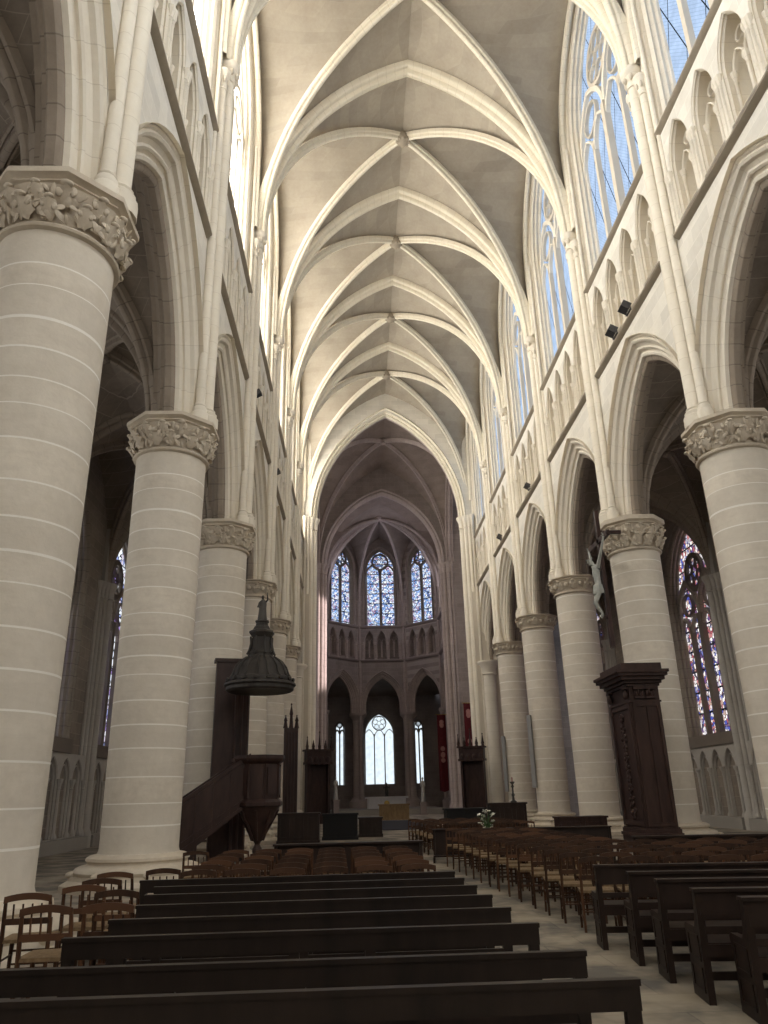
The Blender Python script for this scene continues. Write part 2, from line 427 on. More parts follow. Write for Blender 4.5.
# ------------------------------------------------------------------ nave bays
ARC_A, ARC_B, ARC_ZS = 2.80, 4.3, 9.85
def arcade_section(w_in=0.0, dep=1.1):
    # (offset, depth) from the nave face, stepped orders with rolls, to the aisle face
    s = [(.98, -.02), (.98, -.10), (.90, -.12), (.84, -.06), (.80, 0), (.74, 0), (.70, .05), (.64, .02), (.58, .06), (.56, .16), (.46, .22),
         (.40, .20), (.36, .24), (.38, .30), (.30, .34), (.24, .30), (.17, .33), (.15, .42)]
    t = [(.04, .44), (0, .48), (0, dep-.48), (.04, dep-.44), (.15, dep-.42), (.17, dep-.33), (.24, dep-.30), (.30, dep-.34), (.38, dep-.30), (.56, dep-.16), (.58, dep-.06), (.74, dep), (.80, dep)]
    return s, t
S1, S2 = arcade_section()
def bay_lower(fr, Lb, a, b, zs, zb, z1, k, mats, z_trif=None):
    """returns list of (name, MB, mat) for an arcade bay centred on u=Lb/2"""
    uc = Lb/2
    out = []
    mbw = MB(); aw = min(a+.80*k, Lb/2-.01)
    panel(mbw, fr, 0, Lb, zb, z1, [(uc, aw-.02, arch_half(a, b, .80*k)[-1][1], zs, zb)])
    panel(mbw, fr, 0, Lb, zb, z1, [(uc, aw-.02, arch_half(a, b, .80*k)[-1][1], zs, zb)], 1.1)
    out.append(('spandrel', mbw, mats[0]))
    m1 = MB(); sweep_arch(m1, fr, uc, a, b, zs, [(min(o*k, Lb/2-a-.005), d) for o, d in S1], zb, 12)
    out.append(('arch_moulding', m1, mats[1]))
    m2 = MB(); sweep_arch(m2, fr, uc, a, b, zs, [(.15*k, .42)]+[(min(o*k, Lb/2-a-.005), d) for o, d in S2], zb, 12)
    out.append(('arch_soffit', m2, mats[2]))
    return out
def colonnette(mb, fr, u, d, z0, z1, r):
    """slim shaft with base, ring capital"""
    c = fr(u, d, 0)
    mb.lathe([(r*1.9, z0), (r*1.9, z0+.06), (r*1.5, z0+.12), (r*1.15, z0+.17), (r, z0+.2), (r, z1-.34), (r*1.35, z1-.32), (r*1.1, z1-.28), (r*1.25, z1-.2),
              (r*1.9, z1-.1), (r*2.0, z1-.08), (r*2.0, z1)], (c.x, c.y, 0), 8)
def triforium(fr, Lb, z0, z1, n, marg, mat_w, mat_r):
    w = (Lb-2*marg)/n; out = []
    mw = MB(); holes = []
    zs = z0+(z1-z0)*.56; top = z1-.33
    for i in range(n): holes.append((marg+w*(i+.5), w*.40, top-zs, zs, z0+.35))
    panel(mw, fr, 0, Lb, z0, z1, holes)
    panel(mw, fr, 0, Lb, z0, z1, [], .75)
    mw2 = MB()
    for uc, a, b, s_, zb in holes:
        sweep_arch(mw2, fr, uc, a, b, s_, [(0.02, -.001), (-.03, .05), (0, .09), (-.05, .14), (-.02, .2), (-.02, .75)], zb, 7)
        # sub-arches and a pierced head in each opening
        for q in (-.5, .5): bar_arch(mw2, fr, uc+q*a*.93, a*.38, a*.75, s_-.05, .05, .30, .42, None, 5)
        ring(mw2, fr, uc, s_+a*1.05, a*.36, .05, .30, .42, 10)
        fbox(mw2, fr, uc-a, uc+a, 0, .75, zb-.08, zb+.02)
        colonnette(mw2, fr, uc, .36, zb, s_, .055)
        for q in (-1, 1): colonnette(mw2, fr, uc+q*a*.97, .34, zb, s_, .05)
    for i in range(n+1):
        u = marg+w*i
        for du in (-.085, 0, .085): colonnette(mw2, fr, u+du, .0-(.03 if du == 0 else 0), z0+.10, zs, .05)
    return [('triforium_wall', mw, mat_w), ('triforium_arcade', mw2, mat_r)]
def tracery(fr, uc, a, b, zs, sill, n, d, mat, k=1.0):
    """stone tracery for an n-light window (n even: grouped in pairs, with roses above)"""
    t = MB(); w = .11; d0, d1 = d-.2, d+.02
    sweep_arch(t, fr, uc, a, b, zs, [(-.0, d-.5), (-.08, d-.42), (-.02, d-.34), (-.12, d-.26), (-.08, d-.16), (-.16, d-.10), (-.16, d+.02)], sill, 10)
    lw = 2*a/n
    apex = zs+b
    if n == 4:
        w = .19*k; sa = a/2-.04; sb = sa*1.5; ss = zs-.9
        for q in (-1, 1):
            bar_arch(t, fr, uc+q*a/2, sa-w/2, sb, ss, w, d0, d1, None, 8)
            ring(t, fr, uc+q*a/2, ss+sb*.42, sa*.50, .08, d0, d1, 16)
            for p in (-1, 1): bar_arch(t, fr, uc+q*a/2+p*lw/2, lw/2-.11, lw*.75, ss-.75, .10, d0, d1, None, 6)
            fbox(t, fr, uc+q*a/2-.09*k, uc+q*a/2+.09*k, d0, d1, sill, ss-.3)
        fbox(t, fr, uc-.13*k, uc+.13*k, d0-.06, d1, sill, ss+.1)
        rr = a*.40; zc = ss+sb+rr*.42
        ring(t, fr, uc, zc, rr, .17*k, d0, d1, 24)
        for k in range(6):
            an = 2*PI*k/6+PI/6; ring(t, fr, uc+rr*.58*math.cos(an), zc+rr*.58*math.sin(an), rr*.33, .05, d0+.04, d1, 10)
    elif n == 2:
        la = a/2-.03
        for q in (-1, 1): bar_arch(t, fr, uc+q*a/2, la-w/2-.05, la*1.3, zs-.5, .16, d0, d1, None, 8)
        fbox(t, fr, uc-.14*min(1, a), uc+.14*min(1, a), d0, d1, sill, zs+.1)
        rr = a*.60; zc = zs+b-rr*1.42
        ring(t, fr, uc, zc, rr, .2*min(1, a), d0, d1, 24)
        for k in range(8):
            an = 2*PI*k/8; ring(t, fr, uc+rr*.68*math.cos(an), zc+rr*.68*math.sin(an), rr*.25, .05, d0+.04, d1, 10)
        ring(t, fr, uc, zc, rr*.36, .06, d0+.04, d1, 14)
    elif n == 3:
        for i in range(3):
            c = uc+(i-1)*lw
            bar_arch(t, fr, c, lw/2-.05, lw*.8, zs-.35-(0 if i == 1 else .0), .08, d0, d1, None, 6)
        for i in (-.5, .5): fbox(t, fr, uc+i*lw-.06, uc+i*lw+.06, d0, d1, sill, zs+.1)
        rr = a*.48; zc = zs+b-rr*1.35
        ring(t, fr, uc, zc, rr, .10, d0, d1, 24)
        for k in range(5):
            an = 2*PI*k/5+PI/2; ring(t, fr, uc+rr*.55*math.cos(an), zc+rr*.55*math.sin(an), rr*.34, .05, d0+.04, d1, 10)
    return t

WINN = [0]
def add_window(fr, uc, a, b, zs, sill, n, d, glass, tmat, label, group=None):
    WINN[0] += 1
    e = empty('window_%d' % WINN[0], fr(uc, d, sill)); tag(e, label, 'window', group, 'structure')
    inv = Vector(e.location)
    f2 = lambda u, dd, z: fr(u, dd, z)-inv
    tracery(f2, uc, a, b, zs, sill, n, d, tmat, 1.35 if tmat is M['aisle_rib'] and n == 4 else 1.0).build('tracery', tmat, e)
    glass_pane('leaded_glass', f2, uc, a+.02, b, zs, sill, d-.02, glass, e)
    return e

ceiling = tag(empty('ceiling'), 'pointed rib vaults of cream stone high over the nave and aisles', 'ceiling', None, 'structure')
walls = {}
CL_A, CL_B, CL_ZS = 2.95, 4.6, 25.9
ORD = ['', 'first', 'second', 'third', 'fourth', 'fifth', 'sixth']
def wall_shaft_mb(sg):
    s = MB(); fr = fr_side(sg, XW, 0)
    def sh(u, d, r, z1, n=12):
        c = fr(u, d, 0)
        s.lathe([(r*1.8, Z_AB), (r*1.8, Z_AB+.28), (r*1.5, Z_AB+.32), (r*1.55, Z_AB+.40), (r*1.2, Z_AB+.46), (r*1.3, Z_AB+.50), (r, Z_AB+.56), (r, z1-.75),
                 (r*1.25, z1-.73), (r*1.25, z1-.68), (r*1.05, z1-.64), (r*1.15, z1-.4), (r*1.7, z1-.2), (r*1.9, z1-.16), (r*1.9, z1)], (c.x, c.y, 0), n)
        for k in range(6):
            an = 2*PI*k/6
            s.blob((c.x+r*1.35*math.cos(an), c.y+r*1.35*math.sin(an), z1-.38), (r*.45, r*.45, .13), None, 6, 4)
    sh(0, -.20, .165, Z_SP+.05, 14)
    for q in (-1, 1):
        sh(q*.31, -.10, .115, Z_SP-.55)
        c = fr(q*.56, -.02, 0)
        s.lathe([(.065, Z_L1+.3), (.065, 26.0)], (c.x, c.y, 0), 8)
    return s
for sg, side in ((-1, 'left'), (1, 'right')):
    w = tag(empty('wall_'+side), 'pale stone nave wall of arcade, triforium and clerestory on the %s' % ('pulpit side' if sg < 0 else 'crucifix side'), 'wall', None, 'structure')
    walls[side] = w
    fr = fr_side(sg, XW, 0)
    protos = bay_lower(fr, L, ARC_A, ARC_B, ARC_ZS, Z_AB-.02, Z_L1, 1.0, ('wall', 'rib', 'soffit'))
    protos += triforium(fr, L, Z_L1, Z_SILL, 4, .62, 'wall', 'rib')
    # clerestory wall with the splayed window reveal
    cw = MB(); panel(cw, fr, 0, L, Z_SILL, 31.6, [(L/2, CL_A+.15, CL_B+.25, CL_ZS, Z_SILL)])
    protos.append(('clerestory_wall', cw, 'wall'))
    cr = MB()
    sweep_arch(cr, fr, L/2, CL_A, CL_B, CL_ZS, [(.25, -.02), (.17, -.08), (.1, -.02), (.12, .05), (.05, .1), (.0, .08), (-.02, .2), (-.1, .24), (-.08, .34), (-.15, .4)], Z_SILL, 12)
    protos.append(('window_reveal', cr, 'rib'))
    st = MB()
    for z, d_, u0, u1 in ((Z_L1, .15, .52, L-.52), (Z_SILL, .13, .52, L-.52)):
        pr = [(.0, z-.10), (-d_*.5, z-.07), (-d_, z+.0), (-d_, z+.05), (0, z+.13)]
        st.grid([[fr(u, d, zz) for d, zz in pr] for u in (u0, u1)])
        for u in (u0, u1): st.add([fr(u, d, zz) for d, zz in pr], [tuple(range(5))])
    fbox(st, fr, 0, L, 0.0, .75, Z_SILL-.1, Z_SILL+.05)
    protos.append(('string_course', st, 'string'))
    obs = []
    for nm, mb_, mt in protos:
        o = mb_.build(nm, mt, w); o.location = (0, rowY(ROW0), 0); obs.append(o)
    for k in range(ROW0+1, ROWN):
        for o in obs: inst(o, (0, rowY(k), 0), w)
    so = wall_shaft_mb(sg).build('wall_shaft', 'rib', w); so.location = (0, rowY(ROW0), 0)
    for k in range(ROW0+1, ROWN): inst(so, (0, rowY(k), 0), w)
    # clerestory windows
    for k in range(ROW0, ROWN):
        f2 = fr_side(sg, XW, rowY(k))
        g = (G_L if k > -1 else G_B) if sg < 0 else (G_R if k >= 0 else G_B)
        if k >= 1: lab = 'tall clerestory window above the %s arch past the %s, pale leaded lights' % (ORD[k] if k > 1 else 'first', 'pulpit-side big pillars' if sg < 0 else 'crucifix-side big pillar')
        else: lab = 'tall clerestory window high on the %s wall over the rear bays' % ('pulpit side' if sg < 0 else 'crucifix side')
        add_window(f2, L/2, CL_A-.12, CL_B-.1, CL_ZS, Z_SILL+.05, 4, .62, g, M['rib'], lab, ('rear clerestory windows, %s' % side) if k < 1 else None)

# ------------------------------------------------------------------ rib vaults
def hd(a, b, st, u):
    """horizontal distance travelled from the springing at normalised height u on an arch a x b, stilted by st"""
    z = u*b
    if z <= st: return 0
    z -= st; bb = b-st
    if bb >= a:
        R = (a*a+bb*bb)/(2*a); return a-((a-R)+math.sqrt(max(0, R*R-z*z)))
    return a-a*math.sqrt(max(0, 1-(z/bb)**2))
def vault_web(mb, x0, x1, y0, y1, zs, bt, bl, bd, stl=0, stt=0, n=16, m=6, bulge=.12):
    hx, hy = (x1-x0)/2, (y1-y0)/2; dl = math.hypot(hx, hy)
    us = [math.sin(PI/2*i/n) for i in range(n+1)]
    for sx, cx in ((1, x0), (-1, x1)):
        for sy, cy in ((1, y0), (-1, y1)):
            D = []; T = []; Ln = []
            for u in us:
                d = hd(dl, bd, 0, u); D.append(Vector((cx+sx*d*hx/dl, cy+sy*d*hy/dl, zs+u*bd)))
                T.append(Vector((cx+sx*hd(hx, bt, stt, u), cy, zs+u*bt)))
                Ln.append(Vector((cx, cy+sy*hd(hy, bl, stl, u), zs+u*bl)))
            for A in (T, Ln):
                rows = []; uvr = []
                for i in range(n+1):
                    r = []
                    for j in range(m+1):
                        s = j/m; p = A[i].lerp(D[i], s); p.z += bulge*math.sin(PI*s)*us[i]; r.append(p)
                    rows.append(r)
                mb.grid(rows)
RIB_T = [(.46, -.34), (.22, -.34), (.16, -.30), (.14, -.24), (.20, -.19), (.16, -.12), (.04, -.10), (-.01, -.05), (-.01, .05), (.04, .10), (.16, .12), (.20, .19), (.14, .24), (.16, .30), (.22, .34), (.46, .34)]
RIB_D = [(.34, -.17), (.16, -.17), (.12, -.12), (.16, -.09), (.03, -.07), (0, -.03), (0, .03), (.03, .07), (.16, .09), (.12, .12), (.16, .17), (.34, .17)]
def rib(mb, cx, cy, ang, a, b, zs, sec, zb=None, n=18, stilt=0):
    c, s = math.cos(ang), math.sin(ang)
    fr = lambda u, d, z: Vector((cx+u*c-d*s, cy+u*s+d*c, z))
    sweep_arch(mb, fr, 0, a, b, zs+stilt, sec, zs if stilt else zb, n)
def boss(mb, x, y, z, r):
    mb.lathe([(r*.7, .45), (r, .2), (r, .05), (r*.8, -.05), (r*.55, -.12), (r*.3, -.16), (0, -.17)], (x, y, z), 16)
    for k in range(8):
        an = 2*PI*k/8; mb.blob((x+r*.75*math.cos(an), y+r*.75*math.sin(an), z-.02), (.11, .11, .08), None, 6, 4)
BT = 8.75
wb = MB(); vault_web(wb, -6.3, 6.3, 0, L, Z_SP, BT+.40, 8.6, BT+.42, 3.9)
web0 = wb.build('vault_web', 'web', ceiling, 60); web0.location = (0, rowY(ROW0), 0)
db = MB(); da = math.atan2(L/2-.2, 5.85); dlen = math.hypot(5.85, L/2-.2)
rib(db, 0, L/2, da, dlen, BT+.02, Z_SP, RIB_D); dg = db.build('diagonal_rib', 'rib_hi', ceiling); dg.location = (0, rowY(ROW0), 0)
db = MB(); rib(db, 0, L/2, -da, dlen, BT+.02, Z_SP, RIB_D); dg2 = db.build('diagonal_rib', 'rib_hi', ceiling); dg2.location = (0, rowY(ROW0), 0)
wr = MB()
for sg in (-1, 1): rib(wr, sg*6.22, L/2, PI/2, L/2-.55, 8.35-3.6, Z_SP, [(.3, -.1), (.05, -.1), (0, -.03), (0, .03), (.05, .1), (.3, .1)], None, 12, 3.6)
wr_o = wr.build('wall_rib', 'rib_hi', ceiling); wr_o.location = (0, rowY(ROW0), 0)
bo = MB(); boss(bo, 0, L/2, Z_SP+BT-.02, .34); bo_o = bo.build('boss', 'string', ceiling); bo_o.location = (0, rowY(ROW0), 0)
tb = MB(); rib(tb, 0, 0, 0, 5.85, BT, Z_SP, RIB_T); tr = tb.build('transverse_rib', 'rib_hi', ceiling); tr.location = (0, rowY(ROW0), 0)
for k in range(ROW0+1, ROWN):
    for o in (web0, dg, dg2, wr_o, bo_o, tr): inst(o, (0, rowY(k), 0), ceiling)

# ------------------------------------------------------------------ aisles
AX0, AX1 = XW+1.1, XA
ABR = 3.9
for sg, side in ((-1, 'left'), (1, 'right')):
    w = walls[side]
    aw = tag(empty('wall_aisle_'+side), 'grey outer aisle wall with blind arches beyond the %s pillars' % ('pulpit-side' if sg < 0 else 'crucifix-side'), 'wall', None, 'structure')
    x0, x1 = (AX0, AX1) if sg > 0 else (-AX1, -AX0)
    v = MB(); vault_web(v, x0, x1, 0, L, 10.0, ABR+.3, 5.6, ABR+.75, 0, 0, 10, 4)
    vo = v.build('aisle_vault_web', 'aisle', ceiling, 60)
    r = MB(); hx = (AX1-AX0)/2; cx = sg*(AX0+AX1)/2; dd = math.hypot(hx-.1, L/2-.15); an = math.atan2(L/2-.15, hx-.1)
    for s_ in (1, -1): rib(r, cx, L/2, s_*an, dd, ABR+.45, 10.0, RIB_D, None, 12)
    boss(r, cx, L/2, 10.4+ABR, .25)
    ro = r.build('aisle_rib', 'aisle_rib', ceiling)
    t = MB(); rib(t, cx, 0, 0, hx-.12, ABR, 10.1, [(o, d*.9) for o, d in RIB_T], None, 12)
    to = t.build('aisle_transverse_rib', 'aisle_rib', ceiling)
    off = -1.05
    WA, WB, WZ, WS = 2.3, 3.4, 9.9, 3.75
    fr = fr_side(sg, XA, 0); uc = L/2+off
    p = MB(); panel(p, fr, 0, L, 0, 15.8, [(uc, WA+.2, WB+.3, WZ, WS)])
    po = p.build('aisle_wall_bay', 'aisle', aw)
    p = MB(); sweep_arch(p, fr, uc, WA, WB, WZ, [(.24, -.02), (.2, -.06), (.16, 0), (.15, .1), (.11, .08), (.08, .16), (.1, .25), (.05, .28), (.02, .38), (0, .4), (0, .6)], WS, 10)
    fbox(p, fr, uc-WA-.2, uc+WA+.2, -.22, .6, WS-.5, WS-.02)
    for q in (-1, 1): colonnette(p, fr, uc+q*(WA+.12), .02, WS, WZ, .07)
    pr = p.build('aisle_window_frame', 'aisle_rib', aw)
    ba = MB(); nb = 5; wd = (L-1.1)/nb; zs = 2.35
    holes = [(.55+wd*(i+.5), wd*.40, wd*.62, zs, .45) for i in range(nb)]
    panel(ba, lambda u, d, z: fr(u, d-.16, z), .5, L-.5, .35, WS-.5, holes)
    for uc2, a, b_, s_, zb in holes:
        sweep_arch(ba, fr, uc2, a, b_, s_, [(0, -.16), (-.04, -.12), (0, -.08), (-.05, -.03), (-.05, .0)], zb, 6)
        sweep_arch(ba, fr, uc2, a*.7, b_*.7, s_, [(0.02, -.08), (0, -.1), (-.03, -.08), (-.03, 0)], None, 6)
    for i in range(nb+1): colonnette(ba, fr, .55+wd*i, -.2, .45, zs+.02, .07)
    fbox(ba, fr, .3, L-.3, -.5, 0, 0, .42)
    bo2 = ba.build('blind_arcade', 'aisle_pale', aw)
    ps = MB()
    for u, d, r_ in ((-.05, -.26, .16), (-.30, -.16, .11), (.16, -.14, .10), (-.52, -.08, .10), (-.72, -.02, .08)):
        c = fr(u, d, 0)
        ps.lathe([(r_*1.7, 0), (r_*1.7, .5), (r_*1.3, .62), (r_, .7), (r_, 9.4), (r_*1.3, 9.44), (r_*1.1, 9.5), (r_*1.2, 9.8), (r_*1.8, 10), (r_*1.8, 10.1)], (c.x, c.y, 0), 10)
    fbox(ps, fr, -.5, .15, -.14, 0, 0, 15)
    pso = ps.build('aisle_respond', 'aisle_pale', aw)
    for o in (po, pr, bo2, pso): o.location = (0, rowY(ROW0), 0)
    for o in (vo, ro, to): o.location = (0, rowY(ROW0), 0)
    for k in range(ROW0+1, ROWN):
        for o in (vo, ro, to): inst(o, (0, rowY(k), 0), ceiling)
        for o in (po, pr, bo2, pso): inst(o, (0, rowY(k), 0), aw)
    for k in range(ROW0, ROWN):
        lab = None
        f2 = fr_side(sg, XA, rowY(k))
        if k == 3: lab = 'figured aisle window seen between the two nearest pillars of the %s' % ('pulpit side, violet and white strips' if sg < 0 else 'crucifix side, red and blue glass')
        elif k > 3: lab = 'stained glass window in the far %s aisle, mostly hidden by pillars' % side
        else: lab = 'stained glass window in the near %s aisle wall, outside the view' % side
        add_window(f2, L/2+off, WA, WB, WZ, WS, 4, .5, (G_AR if sg > 0 else G_AL) if k >= 2 else G_AN, M['aisle_rib'], lab, None if k == 3 else ('far %s aisle windows' % side if k > 3 else 'near %s aisle windows' % side))
    # roof space above the aisle vault closes off the wall behind
    p = MB(); fbox(p, fr_side(sg, XW+.8, 0), rowY(ROW0), rowY(ROWN), 0, 6, 15.75, 15.9); p.build('aisle_roof', 'aisle', ceiling)

# west end wall behind the photographer with a great window
w = MB(); fw = fr_dir(0, rowY(ROW0)-.2, PI)
panel(w, fw, -14, 14, 0, 33, [(0, 4.8, 6.6, 22.4, 9)])
ww = w.build('wall_west', 'wall', None, 0); tag(ww, 'west end wall of the nave with a great window', 'wall', None, 'structure')
add_window(fw, 0, 4.8, 6.6, 22.4, 9, 4, .3, G_W, M['rib'], 'great west window of pale leaded glass', None)

# ------------------------------------------------------------------ round columns
def carved_capital(rt, big=True, seed=1, zb=0, h=.9):
    rnd = random.Random(seed); c = MB()
    ra = 1.0
    # bell and octagonal moulded abacus
    c.lathe([(rt, 0), (rt+.07, .02), (rt+.085, .055), (rt+.06, .09), (rt+.0, .10), (rt+.0, .16), (rt+.03, .35*h), (rt+.10, .6*h), (rt+.17, .74*h)], (0, 0, zb), 32)
    zt = .74*h
    c.lathe([(ra*.93, zt-.02), (ra*.96, zt+.04), (ra*1.02, zt+.06), (ra*1.0, zt+.10), (ra*1.06, zt+.14), (ra*1.10, zt+.15), (ra*1.10, h)], (0, 0, zb), 8, None, None, PI/8)
    def leaf(an, z, hh, sz):
        T = Matrix.Rotation(an, 4, 'Z')
        r0 = rt+.02
        rows = []
        for i in range(7):
            t = i/6
            rr = r0+.02+.16*sz*t*t+.05*math.sin(t*3); zz = z+hh*t-(.10*sz*max(0, t-.75)*4*.5)
            wd = .11*sz*math.sin(PI*(.12+.8*t))*1.25*(1+.25*math.sin(t*14+seed))
            rows.append([T @ Vector((rr+.05*sz*(1-abs(q)), q*wd, zb+zz)) for q in (-1, -.5, 0, .5, 1)]+[T @ Vector((rr-.02, q*wd*.9, zb+zz-.01)) for q in (.6, -.6)])
        c.grid(rows, True)
        for q in (-1, 1):
            c.blob((r0+.13*sz, q*.075*sz, zb+z+hh*(.55+.2*rnd.random())), (.035*sz, .05*sz, .075*sz), T, 6, 4)
        c.blob((r0+.19*sz, 0, zb+z+hh*.93), (.06*sz, .075*sz, .04*sz), T, 8, 5)
    if big:
        n = 14
        for k in range(n):
            leaf(2*PI*k/n+rnd.uniform(-.05, .05), .13, .34*h, 1.0+rnd.uniform(-.15, .15))
            leaf(2*PI*(k+.5)/n+rnd.uniform(-.05, .05), .38*h, .36*h, 1.1+rnd.uniform(-.15, .15))
        for k in range(190):
            an = rnd.uniform(0, 2*PI); z = rnd.uniform(.16, .70*h)
            T = Matrix.Rotation(an, 4, 'Z') @ Matrix.Translation((rt+.07+.15*z, 0, zb+z)) @ Matrix.Rotation(rnd.uniform(-1.2, 1.2), 4, 'X') @ Matrix.Rotation(rnd.uniform(-.6, .9), 4, 'Y')
            c.blob((0, 0, 0), (.022, rnd.uniform(.03, .055), rnd.uniform(.06, .12)), T, 6, 4)
    else:
        n = 10
        for k in range(n):
            leaf(2*PI*k/n, .16, .52*h, 1.15)
            an = 2*PI*(k+.5)/n; T = Matrix.Rotation(an, 4, 'Z')
            c.blob((rt+.13, 0, zb+.5*h), (.08, .09, .1), T, 8, 5)
    return c
def shaft_mb(z_top, r0, r1):
    s = MB()
    s.lathe([(r0+.03, .62), (r0, .72)]+[(r0+(r1-r0)*t, .72+(z_top-.72)*t) for t in [i/8 for i in range(1, 9)]], (0, 0, 0), 48)
    return s
def base_mb(r0):
    s = MB()
    s.lathe([(r0+.38, .26), (r0+.42, .29), (r0+.44, .34), (r0+.40, .40), (r0+.33, .43), (r0+.24, .44), (r0+.19, .47), (r0+.19, .50), (r0+.23, .53), (r0+.22, .58), (r0+.14, .62), (r0+.03, .64), (r0, .66)], (0, 0, 0), 40)
    s.lathe([(r0+.66, 0), (r0+.66, .12), (r0+.60, .16), (r0+.52, .20), (r0+.50, .28), (r0+.2, .29)], (0, 0, 0), 8, None, None, PI/8)
    for k in range(8):
        an = 2*PI*k/8+PI/8; T = Matrix.Rotation(an, 4, 'Z'); s.blob((r0+.44, 0, .30), (.13, .07, .07), T, 8, 5)
    return s
caps = {}
def column(x, y, kind, label):
    zc = {'big': 9.08, 'tall': 8.86, 'small': 9.3}[kind]
    e = empty('stone_column', (x, y, 0)); tag(e, label, 'column', 'round stone columns of the nave')
    if kind not in caps:
        caps[kind] = (shaft_mb(zc, RC-.035, RC).build('shaft', 'drum', e, 50), carved_capital(RC, kind != 'small', 3 if kind == 'big' else 5, zc, Z_AB-zc).build('capital', 'cap', e, 50), base_mb(RC-.035).build('base', 'cap', e, 40))
    else:
        for o in caps[kind]:
            c = o.copy(); COL.objects.link(c); c.parent = e
    return e
LABS = {(-1, 0): 'huge nearest column at the edge of the view on the pulpit side, leafy capital',
        (-1, 1): 'pale banded column between the nearest pillar and the pulpit stair, leafy capital',
        (-1, 2): 'banded column directly behind the pulpit stair and back board',
        (-1, 3): 'banded column just behind the pulpit sounding board, simple leaf capital',
        (-1, 4): 'slim looking distant column second behind the pulpit canopy statue',
        (-1, 5): 'most distant free column on the pulpit side beside the dark pinnacled screen',
        (1, 1): 'largest column on the crucifix side, waterleaf capital, cut by the picture edge',
        (1, 2): 'column behind the tall dark carved cabinet with double leaf capital',
        (1, 3): 'column just beyond the crucifix with the low black box at its foot',
        (1, 4): 'column carrying a slim pale grey loudspeaker strip',
        (1, 5): 'most distant free column on the crucifix side beside the chancel pier',
        (1, 0): 'column standing just outside the view on the crucifix side'}
for (sg, k), lab in sorted(LABS.items(), key=lambda t: t[0][1]):
    kind = 'big' if k <= 1 or (k == 2 and sg < 0) else ('tall' if k == 2 else 'small')
    column(sg*XC-(.03 if (sg, k) == (-1, 0) else 0), rowY(k), kind, lab)
for sg, side in ((-1, 'left'), (1, 'right')):
    for k in (-1, -2, -3):
        s = MB(); s.lathe([(1.4, 0), (1.4, .3), (1.0, .6), (RC, .7), (RC, 9.3), (1.05, 9.8), (1.2, 9.85), (1.2, 10)], (sg*XC, rowY(k), 0), 16); s.build('pier', 'drum', walls[side])

# ------------------------------------------------------------------ chancel arch, crossing, choir and apse
YC0, YC1, YA = rowY(6), 65.0, 73.2       # chancel arch, choir arch, apse centre
def cluster(mb, pts, z1, zc=None):
    for x, y, r in pts:
        mb.lathe([(r*1.8, 0), (r*1.8, .55), (r*1.5, .68), (r*1.15, .78), (r, .85), (r, z1-.9), (r*1.25, z1-.87), (r*1.1, z1-.8), (r*1.2, z1-.45), (r*1.8, z1-.15), (r*1.85, z1-.12), (r*1.85, z1)], (x, y, 0), 12)
chw = tag(empty('wall_chancel'), 'wall and pointed arch between nave and darker choir', 'wall', None, 'structure')
f0 = fr_dir(0, YC0, 0)
p = MB(); panel(p, f0, -7.5, 7.5, 0, 32, [(0, 5.75, 8.9, 20.8, 0)], -.3); p.build('chancel_wall', 'wall', chw)
p = MB(); panel(p, f0, -20, 20, 0, 32, [(0, 5.75, 8.9, 20.8, 0)], 1.0); p.build('chancel_wall_back', 'choir', chw)
p = MB(); sweep_arch(p, f0, 0, 5.3, 8.7, 20.8, [(.5, -.32), (.42, -.4), (.34, -.32), (.32, -.2), (.22, -.24), (.14, -.16), (.16, 0), (.04, 0), (0, .06), (0, .3)], 20.8, 16); p.build('chancel_arch', 'rib_hi', chw)
p = MB(); sweep_arch(p, f0, 0, 5.3, 8.7, 20.8, [(0, .3), (0, .5), (.1, .55), (.2, .7), (.3, .75), (.45, 1.0)], 20.8, 16); p.build('chancel_arch_back', 'choir_rib', chw)
p = MB()
for sg in (-1, 1):
    cluster(p, [(sg*5.5, YC0+.05, .22), (sg*5.72, YC0-.3, .16), (sg*5.95, YC0-.5, .12), (sg*6.15, YC0-.68, .10)], 20.85)
    p.box(sg*6.6-.9, sg*6.6+.9, YC0-.45, YC0+1.0, 0, 20.6)
    p.box(sg*6.5-.75, sg*6.5+.75, YC0-.7, YC0-.3, 0, 15)
    cluster(p, [(sg*6.6, YC0-.78, .42)], 10.0)
p.build('chancel_pier', 'rib', chw)
# transept arms
for sg, side in ((-1, 'left'), (1, 'right')):
    tw = tag(empty('wall_transept_'+side), 'dim stone transept arm opening off the crossing, %s' % side, 'wall', None, 'structure')
    p = MB()
    p.add([Vector((sg*20, y, z)) for y, z in ((YC0+1, 0), (YC1-.5, 0), (YC1-.5, 32), (YC0+1, 32))], [(0, 1, 2, 3)])
    p.add([Vector((x, y, 31.5)) for x, y in ((sg*5, YC0+1), (sg*20, YC0+1), (sg*20, YC1-.5), (sg*5, YC1-.5))], [(0, 1, 2, 3)])
    p.build('transept_shell', 'choir', tw, 0)
    WINN[0] += 1
    e = tag(empty('window_%d' % WINN[0], (sg*19.9, (YC0+YC1)/2, 0)), 'great end window of the %s transept arm, outside the view' % side, 'window', None, 'structure')
    g = MB(); g.add([Vector((0, y, z)) for y, z in ((-3.6, 6), (3.6, 6), (3.6, 24), (0, 29), (-3.6, 24))], [(0, 1, 2, 3, 4)]); g.build('glass', G_T, e, 0)
cv = MB(); vault_web(cv, -6.0, 6.0, YC0+1.0, YC1-.6, 21, 9.3, 8.9, 9.5, 0, 0, 14, 6); cv.build('crossing_vault_web', 'choir_web', ceiling, 60)
cr = MB(); hx, hy = 5.7, (YC1-.6-YC0-1.0)/2-.1
